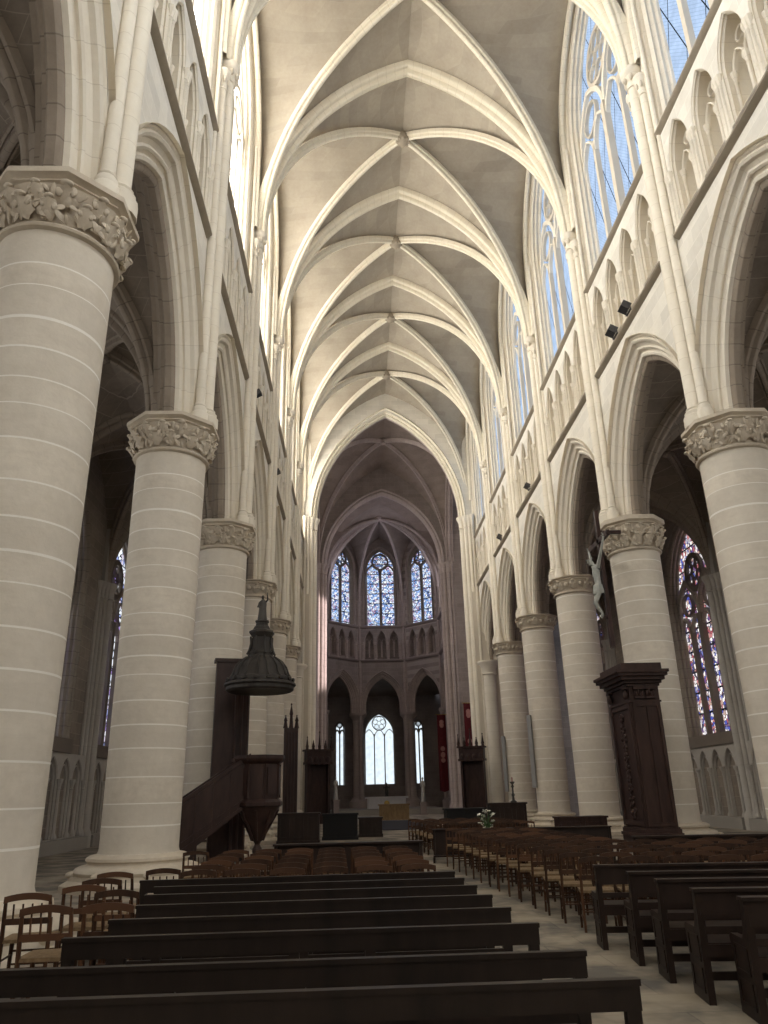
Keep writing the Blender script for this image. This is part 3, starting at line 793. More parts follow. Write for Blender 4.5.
for s_ in (1, -1): rib(cr, 0, (YC0+1+YC1-.6)/2, s_*math.atan2(hy, hx), math.hypot(hx, hy), 9.15, 21, RIB_D)
for sg in (-1, 1): rib(cr, sg*6.0, (YC0+1+YC1-.6)/2, PI/2, hy-.2, 8.5, 21, RIB_T)
boss(cr, 0, (YC0+1+YC1-.6)/2, 30.2, .35)
cr.build('crossing_rib', 'choir_rib', ceiling)
# choir entry arch
cw_ = tag(empty('wall_choir'), 'mauve grey walls of the choir and polygonal apse', 'wall', None, 'structure')
f1 = fr_dir(0, YC1, 0)
p = MB(); panel(p, f1, -20, 20, 0, 31.5, [(0, 5.5, 6.9, 20.9, 0)], -.6); p.build('choir_front_wall', 'choir', cw_, 0)
p = MB(); sweep_arch(p, f1, 0, 5.05, 6.75, 20.9, [(.5, -.62), (.4, -.72), (.3, -.62), (.28, -.5), (.18, -.52), (.1, -.42), (.12, -.3), (.02, -.2), (0, -.1), (0, .1), (.3, .3)], 20.9, 16); p.build('choir_arch', 'choir_rib', cw_)
p = MB()
for sg in (-1, 1): cluster(p, [(sg*5.25, YC1-.1, .22), (sg*5.45, YC1-.5, .17), (sg*5.75, YC1-.72, .14), (sg*6.05, YC1-.72, .1), (sg*5.5, YC1+.3, .15)], 20.95); p.box(sg*6.3-.75, sg*6.3+.75, YC1-.55, YC1+.3, 0, 20.6)
p.build('choir_pier', 'choir_rib', cw_)
def choir_face(fr, Lb, a_arc, n_tr, wa, n_l, glass, lab, hidden=False):
    z_l1, z_s = 14.7, 18.25
    k = max(.3, (Lb/2-a_arc-.02)/.98)
    for nm, mb_, mt in bay_lower(fr, Lb, a_arc, a_arc*1.6, 10.2, 9.4, z_l1, k, ('choir', 'choir_rib', 'choir_rib'))+triforium(fr, Lb, z_l1, z_s, n_tr, .45, 'choir', 'choir_rib'):
        mb_.build(nm, mt, cw_)
    c = MB(); bb = 2.1*wa/1.45
    panel(c, fr, 0, Lb, z_s, 29.5, [(Lb/2, wa+.2, bb+.3, 24.6, z_s+.2)])
    c.build('clerestory_wall', 'choir', cw_)
    c = MB(); sweep_arch(c, fr, Lb/2, wa, bb, 24.6, [(.3, -.02), (.25, -.1), (.18, 0), (.16, .12), (.08, .1), (.02, .2), (0, .3), (0, .5)], z_s+.2, 8)
    for z in (z_l1, z_s):
        pr = [(.0, z-.14), (-.12, z-.10), (-.22, z+.02), (-.22, z+.10), (0, z+.17)]
        c.grid([[fr(u, d, zz) for d, zz in pr] for u in (0, Lb)])
    c.build('window_reveal', 'choir_rib', cw_)
    add_window(fr, Lb/2, wa, bb, 24.6, z_s+.25, n_l, .45, glass, M['aisle_rib'], lab)
XS = .2; AR = 5.8; AS = 2*AR*math.tan(PI/8)
side_n = ['outer left', 'left of centre', 'centre', 'right of centre', 'outer right']
for i, deg in enumerate((-90, -45, 0, 45, 90)):  # five sides of an octagon
    ph = math.radians(deg); s, c = math.sin(ph), math.cos(ph)
    fr0 = fr_dir(XS+AR*s, YA+AR*c, ph)
    fr = (lambda f: (lambda u, d, z: f(u-AS/2, d, z)))(fr0)
    choir_face(fr, AS, 1.72, 3, 1.6, 2, G_AP if abs(deg) < 90 else G_APH, ['apse side window hidden behind the left choir pier', 'left blue and rose apse window of two lancets', 'middle apse window with blue rose above two lancets', 'right blue and rose apse window of two lancets', 'apse side window hidden behind the right choir pier'][i])
for sg in (-1, 1):
    fr = fr_side(sg, AR, YC1+.3)
    choir_face(fr, YA-AS/2-YC1-.3, 1.9, 3, 1.6, 2, G_APH, 'choir side window on the %s, edge on to the view' % ('pulpit side' if sg < 0 else 'crucifix side'))
# apse piers, corner shafts and columns
Rv = AR/math.cos(PI/8)
ap = MB(); corners = []
for i in range(6):
    ph = math.radians(-112.5+45*i); corners.append((XS+Rv*math.sin(ph), YA+Rv*math.cos(ph)))
for x, y in corners:
    dx, dy = (x, y-YA); q = math.hypot(dx, dy); ux, uy = dx/q, dy/q
    for off, r, t in ((-.12, .13, 0), (-.02, .09, .2), (-.02, .09, -.2)):
        ap.lathe([(r, 9.4), (r, 20.2), (r*1.3, 20.3), (r*1.2, 20.6), (r*1.9, 21), (r*1.9, 21.1)], (x+ux*off-uy*t, y+uy*off+ux*t, 0), 8)
ap.build('apse_shaft', 'choir_rib', cw_)
ap = MB()
for x, y in corners:
    dx, dy = (x, y-YA); q = math.hypot(dx, dy); ux, uy = dx/q, dy/q; x2, y2 = x+ux*.5, y+uy*.5
    ap.lathe([(.95, 0), (.95, 1.0), (.8, 1.1), (.62, 1.35), (.55, 1.45), (.53, 8.5), (.6, 8.53), (.56, 8.6), (.6, 8.9), (.85, 9.15), (.88, 9.2), (.9, 9.45)], (x2, y2, 0), 20)
    ap.lathe([(.2, 1.2), (.2, 9.2)], (x2-ux*.65, y2-uy*.65, 0), 10)
ap.build('apse_column', 'choir_rib', cw_)
# apse vault
av = MB(); zs, za = 21.0, 28.1
top = Vector((0, YA-.4, za+.3))
def rib_pt(x, y, u, b=7.4):
    dx, dy = -x, (YA-.4)-y; a = math.hypot(dx, dy); d = hd(a, b, 0, u); return Vector((x+dx*d/a, y+dy*d/a, zs+u*b))
us = [math.sin(PI/2*i/12) for i in range(13)]
for i in range(5):
    A, B = corners[i], corners[i+1]; mid = ((A[0]+B[0])/2, (A[1]+B[1])/2)
    for (P, Q) in ((A, B), (B, A)):
        rows = []
        for u in us:
            D = rib_pt(P[0], P[1], u); hl = math.dist(P, Q)/2; t = hd(hl, 7.2, 3.4, u)/hl
            Wp = Vector((P[0]+(mid[0]-P[0])*t, P[1]+(mid[1]-P[1])*t, zs+u*7.2))
            rows.append([Wp.lerp(D, j/5)+Vector((0, 0, .1*math.sin(PI*j/5)*u)) for j in range(6)])
        av.grid(rows)
cxs = YC1+.3
vault_web(av, -5.8, 5.8, cxs, YA-.4, 21, 7.4, 7.2, 7.4, 0, 0, 12, 5)
av.build('choir_vault_web', 'choir_web', ceiling, 60)
ar = MB()
for x, y in corners: ar.tube([rib_pt(x*.97, y, u, 7.2) for u in us], .15, 8)
rib(ar, 0, YA-.4, 0, 5.5, 7.1, 21, RIB_D, None, 14)
boss(ar, 0, YA-.4, 28.2, .4)
ar.build('choir_rib', 'choir_rib', ceiling)
# ambulatory shell behind the apse
amb = tag(empty('wall_ambulatory'), 'dark ambulatory wall behind the apse arches', 'wall', None, 'structure')
p = MB(); fa = fr_dir(0, 88, 0)
holes = [(-4.45, .55, .9, 8.6, 2.7), (0, 1.72, 2.4, 7.9, 2.7), (4.45, .55, .9, 8.6, 2.7)]
panel(p, fa, -7, 7, 0, 13.2, holes, 0)
for sg in (-1, 1):
    p.add([Vector(v) for v in ((sg*7, 88, 0), (sg*14, 80, 0), (sg*14, 80, 13.2), (sg*7, 88, 13.2))], [(0, 1, 2, 3)])
    p.add([Vector(v) for v in ((sg*14, 80, 0), (sg*14, YC1-.6, 0), (sg*14, YC1-.6, 13.2), (sg*14, 80, 13.2))], [(0, 1, 2, 3)])
p.build('ambulatory_shell', 'choir', amb, 0)
p = MB()
ring_in = [(-6.9, YC1)]+[(x*1.17, YA+(y-YA)*1.17) for x, y in corners]+[(6.9, YC1)]
ring_out = [(-14, YC1), (-14, 72), (-14, 80), (-6.5, 88), (6.5, 88), (14, 80), (14, 72), (14, YC1)]
p.grid([[Vector((x, y, 13.1)) for x, y in ring_in], [Vector(((x+a)/2, (y+b_)/2, 14.2)) for (x, y), (a, b_) in zip(ring_in, ring_out)], [Vector((x, y, 12.2)) for x, y in ring_out]])
p.build('ambulatory_vault', 'choir_web', ceiling, 60)
add_window(fa, 0, 1.72, 2.4, 7.9, 2.7, 3, .12, G_AMB, M['aisle_rib'], 'bright white blue chapel window behind the altar, framed by the middle apse arch')
add_window(fa, -4.45, .55, .9, 8.6, 2.7, 2, .12, G_AMB, M['aisle_rib'], 'narrow bright strip of chapel window left of the altar window')
add_window(fa, 4.45, .55, .9, 8.6, 2.7, 2, .12, G_AMB, M['aisle_rib'], 'narrow bright strip of chapel window right of the altar window')
# steps and sanctuary platform
p = MB()
for i in range(3): p.box(-5.0, 5.0, 67+i*.35, 79, i*.14, (i+1)*.14)
tag(p.build('floor_sanctuary', 'aisle_pale', None, 0), 'stone steps up to the high altar', 'floor', None, 'structure')

#@THINGS@
# ================================================================== THINGS
def thing(name, loc, rz, label, cat, group=None):
    return tag(empty(name, loc, rz), label, cat, group)
def skin_body(name, joints, edges, mat, parent, sub=2):
    """one continuous body grown over a skeleton: joints {name: (x, y, z, r)}"""
    keys = list(joints); me = bpy.data.meshes.new(name)
    me.from_pydata([joints[k][:3] for k in keys], [(keys.index(a), keys.index(b)) for a, b in edges], [])
    o = bpy.data.objects.new(name, me); COL.objects.link(o)
    if parent: o.parent = parent
    md = o.modifiers.new('skin', 'SKIN'); md.use_smooth_shade = True
    for i, k in enumerate(keys):
        r = joints[k][3]; sv = me.skin_vertices[0].data[i]
        sv.radius = r if isinstance(r, tuple) else (r, r); sv.use_root = (i == 0)
    ss = o.modifiers.new('sub', 'SUBSURF'); ss.levels = sub; ss.render_levels = sub
    me.materials.append(M[mat]); return o
def head_features(mb, T, s=1.0):
    """nose, brow, ears for a small head (radius .1*s) facing -Y, centred on the origin"""
    mb.blob((0, -.105*s, -.005*s), (.016*s, .028*s, .032*s), T, 6, 4)
    mb.blob((0, -.085*s, .03*s), (.06*s, .02*s, .012*s), T, 6, 4)
    mb.blob((0, -.088*s, -.055*s), (.03*s, .014*s, .009*s), T, 6, 4)
    mb.blob((0, -.078*s, -.09*s), (.03*s, .025*s, .022*s), T, 6, 4)
    for q in (-1, 1): mb.blob((q*.093*s, .0, -.01*s), (.012*s, .02*s, .032*s), T, 6, 4)

# ------------------------------------------------------------------ left block of pews
def make_pew(Lp, label, posts=(0, .36, .52, .88, 1)):
    t = thing('church_pew', (0, 0, 0), 0, label, 'pew', 'dark pews of the pulpit-side block')
    b = MB(); b.box(-Lp, 0, -.02, .015, .70, .80); b.box(-Lp-.005, .005, -.028, .024, .795, .82); b.build('back_rail', 'pew', t, 30)
    b = MB(); b.box(-Lp+.03, -.03, -.012, .012, .50, .56); b.build('lower_slat', 'pew', t, 0)
    b = MB(); b.box(-Lp+.02, -.02, .03, .40, .415, .45); b.box(-Lp+.05, -.05, .36, .385, .33, .415); b.build('seat', 'pew', t, 30)
    for q in posts:
        x = -Lp*q+(-.035 if q == 0 else (.035 if q == 1 else 0))
        b = MB(); b.box(x-.032, x+.032, -.015, .035, 0, .70); b.build('back_leg', 'pew', t, 0)
        b = MB(); b.box(x-.028, x+.028, .33, .385, 0, .418); b.build('front_leg', 'pew', t, 0)
        b = MB(); b.box(x-.02, x+.02, .035, .33, .33, .40); b.build('upper_brace', 'pew', t, 0)
        b = MB(); b.box(x-.018, x+.018, .035, .33, .10, .14); b.build('lower_brace', 'pew', t, 0)
    b = MB(); b.box(-Lp+.06, -.06, .17, .20, .10, .14); b.build('stretcher', 'pew', t, 0)
    return t
pew_rows = [(-1.26, 3.78, 4.3), (-1.31, 4.43, 4.1), (-1.35, 5.34, 2.95), (-1.39, 6.06, 2.85), (-1.40, 6.80, 2.85), (-1.42, 7.50, 2.95), (-1.45, 8.15, 3.0), (-1.46, 8.82, 3.3)]
pl = ['nearest dark pew of the pulpit-side block, running off the picture edge', 'second nearest dark pew, its end worn paler near the banded pillar',
      'third dark pew from the camera, first one to end beside the loose chairs', 'fourth dark pew from the camera in the pulpit-side block',
      'fifth dark pew from the camera in the pulpit-side block', 'sixth dark pew from the camera in the pulpit-side block',
      'seventh dark pew, last but one before the brown chairs', 'farthest dark pew, directly in front of the brown chairs']
for (x, y, Lp), lab in zip(pew_rows, pl):
    p = make_pew(Lp, lab); p.location = (x, y, 0); p.rotation_euler = (0, 0, .006)

# ------------------------------------------------------------------ right block of panelled pews
def make_panel_pew(label, Lp=3.4):
    t = thing('panelled_pew', (0, 0, 0), 0, label, 'pew', 'panelled pews of the crucifix-side block')
    for x in (0, Lp/2, Lp):
        b = MB()
        out = [(-.02, 0), (-.03, .40), (-.055, .80), (.02, .80), (.05, .60), (.10, .53), (.36, .53), (.40, .50), (.38, .44), (.36, .28), (.38, .06), (.38, 0)]
        b.prism(out, x-.028, x+.028, lambda p, w: Vector((w, p[0], p[1])))
        e = b.build('end_panel', 'pew_r', t, 30)
        b = MB()
        for za, zb in ((.08, .24), (.30, .47)):
            fr = [(.03, za), (.30, za), (.30, zb), (.03, zb)]
            for i in range(4):
                (ya, z1), (yb, z2) = fr[i], fr[(i+1) % 4]
                b.box(x-.036, x-.026, min(ya, yb)-.008, max(ya, yb)+.008, min(z1, z2)-.008, max(z1, z2)+.008)
        b.build('panel_moulding', 'pew_r', e, 0)
    b = MB(); b.box(-.04, Lp+.04, -.075, .035, .80, .825); b.box(0, Lp, -.05, -.02, .63, .80); b.build('back_rail', 'pew_r', t, 30)
    b = MB(); b.box(.02, Lp, -.04, -.02, .50, .55); b.build('lower_slat', 'pew_r', t, 0)
    b = MB(); b.box(.0, Lp, -.02, .36, .40, .43); b.box(.0, Lp, -.03, -.01, .33, .42); b.build('seat', 'pew_r', t, 30)
    b = MB(); b.box(.0, Lp, .12, .15, .14, .20); b.build('stretcher', 'pew_r', t, 0)
    return t
rp = [(.11, 9.04), (.21, 8.23), (.23, 7.52), (.25, 6.78), (.37, 6.20)]
rl = ['farthest panelled brown pew of the crucifix-side block, right before the chairs', 'second farthest panelled brown pew across the central aisle', 'middle panelled brown pew of the five across the central aisle',
      'second nearest panelled brown pew across the central aisle', 'nearest panelled brown pew at the picture corner across the aisle']
for (x, y), lab in zip(rp, rl):
    p = make_panel_pew(lab); p.location = (x+.03, y, 0); p.rotation_euler = (0, 0, -math.radians(7))

# ------------------------------------------------------------------ rush-seated chairs
def make_chair(name, label, group):
    t = thing(name, (0, 0, 0), 0, label, 'chair', group)
    w = .20
    for q in (-1, 1):
        b = MB(); b.tube([(q*w, 0, 0), (q*w, .01, .42), (q*(w-.005), -.03, .68), (q*(w-.01), -.055, .805)], [.017, .02, .018, .015], 6); b.build('back_leg', 'chair', t, 50)
        b = MB(); b.tube([(q*(w+.01), .37, 0), (q*w, .36, .44)], [.016, .021], 6); b.build('front_leg', 'chair', t, 50)
    b = MB(); rows = []
    for i in range(9):
        u = -1+2*i/8; z = .81+.025*(1-u*u); y = -.055+.018*(1-u*u)-.01
        rows.append([Vector((u*.205, y-.011, z-.055)), Vector((u*.205, y+.011, z-.055)), Vector((u*.205, y+.009, z)), Vector((u*.205, y-.009, z))])
    b.grid(rows, True); b.add(rows[0], [(0, 1, 2, 3)]); b.add(rows[-1], [(3, 2, 1, 0)]); b.build('crest_rail', 'chair', t, 30)
    b = MB(); b.box(-w, w, -.035, -.017, .575, .625)
    for k in range(4): b.tube([(-.12+.08*k, -.028, .62), (-.12+.08*k, -.048, .745)], .009, 5)
    b.build('back_spindles', 'chair', t, 50)
    b = MB(); rows = []
    for i in range(6):
        y = -.005+.385*i/5
        rows.append([Vector((x, y, .452+.014*math.cos(x/.215*1.5)*math.sin(PI*min(1, max(0, (i+.5)/6))))) for x in (-.215, -.14, -.07, 0, .07, .14, .215)])
    b.grid(rows); b.box(-.215, .215, -.005, .38, .425, .452); b.build('seat', 'rush', t, 40)
    b = MB()
    for q in (-1, 1):
        for z in (.14, .28): b.tube([(q*w, .01, z), (q*w, .365, z)], .010, 5)
    for y, z in ((.365, .20), (.365, .31), (.01, .22)): b.tube([(-w, y, z), (w, y, z)], .010, 5)
    b.build('stretchers', 'chair', t, 50)
    return t
rnd = random.Random(11)
GL = 'brown chairs of the pulpit-side block'; GR = 'brown chairs of the crucifix-side block'
LL = 'brown rush-seated chair in the dense rows between the dark pews and the pulpit'
LR = 'brown rush-seated chair in the rows behind the five panelled pews'
LF = 'brown chair in the distant rows toward the choir beyond the long dark rail'
proto = make_chair('rush_chair', LL, GL); first = True
def put(x, y, rz, label, group):
    global first
    if first:
        proto.location = (x, y, 0); proto.rotation_euler = (0, 0, rz); proto['label'] = label; proto['group'] = group; first = False; return proto
    return dup(proto, (x, y, 0), rz, label, group)
for i, y in enumerate((9.75, 10.45, 11.15, 11.85, 12.55, 13.25)):
    for j in range(6):
        x = -1.78-.51*j-.02*i+rnd.uniform(-.01, .01)
        put(x, y+rnd.uniform(-.03, .03), rnd.uniform(-.03, .03), LL, GL)
ang = -math.radians(9)
def right_block(x0, y0, nr, nc, dy, label, group, slope=-.07):
    for i in range(nr):
        for j in range(nc):
            if label is LR and nc == 10 and i == 0 and j > 8: continue
            bx = x0+slope*dy*i; by = y0+dy*i
            x = bx+.51*j*math.cos(ang); y = by+.51*j*math.sin(ang)
            put(x+rnd.uniform(-.01, .01), y+rnd.uniform(-.025, .025), ang+rnd.uniform(-.03, .03), label, group)
right_block(.42, 10.05, 6, 10, .70, LR, GR)
right_block(.13, 14.25, 8, 4, .70, LR, GR)
right_block(-.35, 22.7, 6, 6, .80, LF, 'distant chairs toward the choir')
for (x, y, rz, lab) in ((-4.98, 6.90, .03, 'spindle-backed brown chair nearest of the loose group by the big pillar'),
                        (-4.50, 6.93, 0, 'brown chair of the loose group wedged beside the ends of the dark pews'),
                        (-5.50, 7.82, .12, 'brown chair turned slightly beside the moulded base of the big pillar'),
                        (-5.19, 8.40, .05, 'brown chair in the middle of the loose group left of the pews'),
                        (-4.71, 7.88, -.03, 'brown chair of the loose group just behind the one touching the pew ends'),
                        (-5.22, 9.05, .08, 'brown chair at the outer back corner of the loose group'),
                        (-5.30, 9.8, 0, 'lone brown chair before the base of the second banded column'),
                        (-4.82, 10.1, .02, 'brown chair at the start of the row running right from the second banded column'),
                        (-5.05, 13.2, 0, 'lone brown chair standing under the pulpit stair')):
    put(x, y, rz, lab, 'loose chairs around the nearest pillars')

# ------------------------------------------------------------------ long rails before and behind the chairs
def rail_bench(x, y, rz, Lp, label, h=.84):
    t = thing('kneeling_bench', (x, y, 0), rz, label, 'bench', None)
    b = MB(); b.box(0, Lp, -.10, .10, h-.03, h); b.build('top_rail', 'pew_r', t, 0)
    b = MB(); b.box(.03, Lp-.03, -.015, .015, .15, h-.03); b.build('front_board', 'pew_r', t, 0)
    b = MB(); b.box(.03, Lp-.03, -.32, -.08, .13, .17); b.build('kneeler', 'pew_r', t, 0)
    for q in (0.02, Lp-.07):
        b = MB(); b.prism([(-.32, 0), (.09, 0), (.09, .13), (.07, .13), (.07, h-.03), (-.06, h-.03), (-.06, .13), (-.32, .13)], q, q+.05, lambda p, w: Vector((w, p[0], p[1]))); b.build('leg', 'pew_r', t, 0)
    return t
rail_bench(-3.95, 14.25, 0, 2.6, 'long dark kneeling rail closing the brown chairs on the pulpit side')
rail_bench(-.62, 20.5, -.16, 4.4, 'long dark kneeling rail at the back of the crucifix-side chairs, nearer the central aisle', .76)
rail_bench(2.45, 14.6, -.16, 3.2, 'dark kneeling rail continuing toward the tall carved cabinet', .80)

# ------------------------------------------------------------------ pulpit
pu = thing('pulpit', (-4.9, 20.8, 0), 0, 'dark wooden pulpit with sloping stair and domed sounding board', 'pulpit')
def oct_prof(mb, prof, c=(0, 0, 0), n=8, rot=PI/8): mb.lathe(prof, c, n, None, None, rot)
b = MB(); oct_prof(b, [(.50, 1.42), (.56, 1.46), (.56, 1.54), (.52, 1.58), (.48, 1.62), (.48, 2.46), (.52, 2.50), (.57, 2.54), (.60, 2.60), (.60, 2.68), (.50, 2.68)])
bas = b.build('basket', 'oak', pu, 20); bas.location = (-.13, 0, -.05); bas.scale = (1.13, 1.13, 1)
b = MB()
for k in range(8):
    T = Matrix.Rotation(2*PI*k/8, 4, 'Z')
    b.box(.44, .465, -.13, .13, 1.72, 2.38, T); b.box(.44, .472, -.10, .10, 1.78, 1.80, T); b.box(.44, .472, -.10, .10, 2.30, 2.32, T)
    T = Matrix.Rotation(2*PI*(k+.5)/8, 4, 'Z'); b.lathe([(.03, 1.64), (.022, 1.7), (.022, 2.4), (.032, 2.46)], (.485, 0, 0), 6, T)
b.build('basket_panels', 'oak', bas, 30)
b = MB(); b.lathe([(.50, 1.42), (.48, 1.36), (.42, 1.28), (.40, 1.20), (.36, 1.12), (.26, 1.0), (.22, .88), (.17, .78), (.12, .66), (.09, .62), (.06, .56), (.07, .52), (.11, .46), (.12, .38), (.08, .28), (.03, .22), (0, .20)], (0, 0, 0), 16)
for k in range(8):
    T = Matrix.Rotation(2*PI*k/8, 4, 'Z'); b.tube([T @ Vector(p) for p in ((.47, 0, 1.36), (.40, 0, 1.2), (.29, 0, 1.0), (.19, 0, .80), (.13, 0, .64))], .03, 6)
pd = b.build('pendant', 'oak', pu, 40); pd.location = (-.13, 0, -.05); pd.scale = (1.08, 1.08, 1)
# stair running down toward the banded column
sa, sb = Vector((-.36, -.30, 0)), Vector((-1.98, -.85, 0)); dv = (sb-sa).normalized(); nv = Vector((-dv.y, dv.x, 0)); Ls = (sb-sa).length
def st(s_, w, z): return sa+dv*s_+nv*w+Vector((0, 0, z))
zt0, zt1, zb0, zb1 = 2.56, 1.42, 1.42, .18
for w, nm in ((0, 'front'), (-.85, 'rear')):
    b = MB(); n = 1
    b.add([st(s_, w+q, z) for q in (-.03, .03) for s_, z in ((0, zt0), (Ls, zt1), (Ls, zb1), (0, zb0))], [(0, 1, 2, 3), (7, 6, 5, 4), (0, 4, 5, 1), (1, 5, 6, 2), (2, 6, 7, 3), (3, 7, 4, 0)])
    o = b.build('stair_side', 'oak', pu, 0)
    b = MB()
    for za, zc, d in ((0, .10, .06), (-.98, -.90, .05), (-1.14, -1.06, .06)):
        b.add([st(s_, w+q, z) for q in (-d, d) for s_, z in ((-.02, zt0+za+.02), (Ls+.02, zt1+za+.02), (Ls+.02, zt1+zc+.02), (-.02, zt0+zc+.02))], [(0, 1, 2, 3), (7, 6, 5, 4), (0, 4, 5, 1), (1, 5, 6, 2), (2, 6, 7, 3), (3, 7, 4, 0)])
    for k in range(5):
        s_ = Ls*k/4*.98+.01; zz = zt0+(zt1-zt0)*s_/Ls
        b.add([st(s_+e, w+q, zz+z) for q in (-.05, .05) for e, z in ((-.04, 0), (.04, 0), (.04, -1.1), (-.04, -1.1))], [(0, 1, 2, 3), (7, 6, 5, 4), (0, 4, 5, 1), (1, 5, 6, 2), (2, 6, 7, 3), (3, 7, 4, 0)])
    b.build('stair_rails', 'oak', o, 0)
b = MB()
for k in range(7):
    s0 = Ls*k/7; z = 1.5-(1.25)*k/6
    b.add([st(s0+e, w, z+d) for d in (-.05, 0) for e, w in ((0, -.82), (Ls/7+.03, -.82), (Ls/7+.03, -.03), (0, -.03))], [(0, 1, 2, 3), (7, 6, 5, 4), (0, 4, 5, 1), (1, 5, 6, 2), (2, 6, 7, 3), (3, 7, 4, 0)])
b.add([st(Ls-.02, w, z) for w, z in ((-.85, .3), (0, .3), (0, 0), (-.85, 0))]+[st(Ls-.5, w, z) for w, z in ((-.85, .55), (0, .55), (0, 0), (-.85, 0))], [(0, 1, 2, 3), (7, 6, 5, 4), (0, 4, 5, 1), (1, 5, 6, 2), (2, 6, 7, 3), (3, 7, 4, 0)])
b.build('steps', 'oak', pu, 0)
# back board against the column and support post
b = MB(); T = Matrix.Translation((-1.30, 1.72, 0)) @ Matrix.Rotation(.25, 4, 'Z')
b.box(-.40, .28, -.12, .22, 0, 5.42, T); b.box(-.46, .34, -.17, .25, 5.36, 5.46, T)
bb = b.build('back_board', 'oak', pu, 0)
b = MB(); T2 = Matrix.Translation((-.92, 1.70, 0)) @ Matrix.Rotation(.25, 4, 'Z')
b.box(-.20, .22, -.10, .20, .0, 5.0, T2)
for x in (-.16, 0, .16): b.lathe([(.05, .1), (.04, .2), (.04, 4.8), (.05, 4.9)], (x, -.11, 0), 6, T2)
b.box(-.24, .26, -.18, .22, 2.55, 2.65, T2)
b.build('back_pilaster', 'oak', pu, 20)
b = MB(); sc_ = (-.22, .2, 0)
b.lathe([(0, 4.32), (.74, 4.32), (.86, 4.30), (.92, 4.34), (.92, 4.42), (.98, 4.46), (.96, 4.52), (.86, 4.55), (.84, 4.66), (.76, 4.72), (.70, 4.92), (.58, 5.08), (.42, 5.20), (.33, 5.26), (.31, 5.36)], sc_, 24)
for k in range(16):
    T = Matrix.Translation(sc_) @ Matrix.Rotation(2*PI*k/16, 4, 'Z'); b.tube([T @ Vector(p) for p in ((.83, 0, 4.66), (.76, 0, 4.76), (.70, 0, 4.94), (.58, 0, 5.10), (.40, 0, 5.22))], .035, 6)
    b.blob((.90, 0, 4.60), (.05, .10, .06), T, 6, 4)
snd = b.build('sounding_board', 'oak_grey', pu, 40)
b = MB(); b.lathe([(.33, 5.28), (.35, 5.34), (.30, 5.40), (.27, 5.46), (.26, 5.78), (.31, 5.84), (.36, 5.90), (.36, 5.95), (.26, 6.0), (.22, 6.08), (.18, 6.12), (.17, 6.20), (.20, 6.22), (.20, 6.26), (.12, 6.28)], sc_, 8, None, None, PI/8)
for k in range(8):
    T = Matrix.Translation(sc_) @ Matrix.Rotation(2*PI*k/8+PI/8, 4, 'Z'); b.tube([T @ Vector(p) for p in ((.40, 0, 5.30), (.34, 0, 5.42), (.30, 0, 5.60), (.31, 0, 5.80))], .03, 6)
b.build('lantern', 'oak_grey', snd, 30)
# robed figure raising one arm on the lantern
fx = (-.22, .2, 6.24)
b = MB(); rows = []
for z, rx, ry in ((0, .12, .10), (.05, .13, .11), (.2, .11, .09), (.38, .095, .08), (.5, .105, .08), (.58, .095, .07), (.62, .05, .045), (.65, .03, .03)):
    rows.append([Vector((fx[0]+rx*(1+.06*math.cos(6*a))*math.cos(a), fx[1]+ry*math.sin(a), fx[2]+z)) for a in [2*PI*k/18 for k in range(18)]])
b.grid(rows, True); b.blob((fx[0], fx[1]-.01, fx[2]+.70), (.045, .05, .06), None, 8, 6)
b.tube([(fx[0]+.08, fx[1], fx[2]+.56), (fx[0]+.14, fx[1]-.03, fx[2]+.62), (fx[0]+.13, fx[1]-.08, fx[2]+.76), (fx[0]+.13, fx[1]-.09, fx[2]+.82)], [.03, .025, .018, .012], 8)
b.tube([(fx[0]-.09, fx[1], fx[2]+.55), (fx[0]-.13, fx[1]-.03, fx[2]+.42), (fx[0]-.05, fx[1]-.10, fx[2]+.40)], [.03, .025, .015], 8)
b.build('statue', 'bronze', snd, 60)
b = MB(); b.lathe([(.09, 0), (.09, .02), (.02, .03)], (0, 0, 0), 8)

# ------------------------------------------------------------------ tall carved cabinet on the column
cb_ = thing('carved_cabinet', (5.42, 21.55, 0), 0, 'tall dark carved wooden cabinet with heavy cornice standing against a column', 'cabinet')
b = MB(); b.box(-.44, .38, -.75, .95, .55, 4.25); b.build('body', 'oak', cb_, 0)
b = MB()
for z0, z1, d in ((0, .42, .10), (.42, .50, .14), (.50, .60, .09), (.60, .64, .05)): b.box(-.44-d, .38+d*.5, -.75-d, .95, z0, z1)
b.build('plinth', 'oak', cb_, 0)
b = MB()
for z0, z1, d in ((3.80, 3.85, .05), (4.23, 4.3, .06), (4.3, 4.38, .14), (4.38, 4.48, .26), (4.48, 4.56, .36), (4.56, 4.64, .42), (4.64, 4.84, .20)): b.box(-.44-d, .38+d*.5, -.75-d, .95, z0, z1)
co = b.build('cornice', 'oak', cb_, 0)
b = MB()
for x in (-.18, .12): 
    for k in range(4): b.blob((x-.09+.06*k, -.80, 4.04+.05*math.sin(k*2)), (.045, .05, .10), None, 6, 5)
    b.box(x-.14, x+.14, -.84, -.74, 3.90, 3.96); b.box(x-.16, x+.16, -.86, -.74, 4.14, 4.22)
b.build('front_brackets', 'oak', co, 50)
b = MB()
for y in (-.6, .75):
    for k in range(3): b.blob((-.50, y-.05+.05*k, 4.02), (.06, .04, .12), None, 6, 5)
    b.box(-.56, -.44, y-.12, y+.12, 4.16, 4.22)
b.build('side_brackets', 'oak', co, 50)
b = MB()
for x0, x1 in ((-.40, -.33), (.28, .35)): b.box(x0, x1, -.79, -.74, .66, 3.80)
b.box(-.33, .28, -.785, -.74, 3.70, 3.80); b.box(-.33, .28, -.785, -.74, .66, .76); b.box(-.02, .04, -.775, -.74, .76, 3.7)
b.build('front_panel', 'oak', cb_, 0)
b = MB()
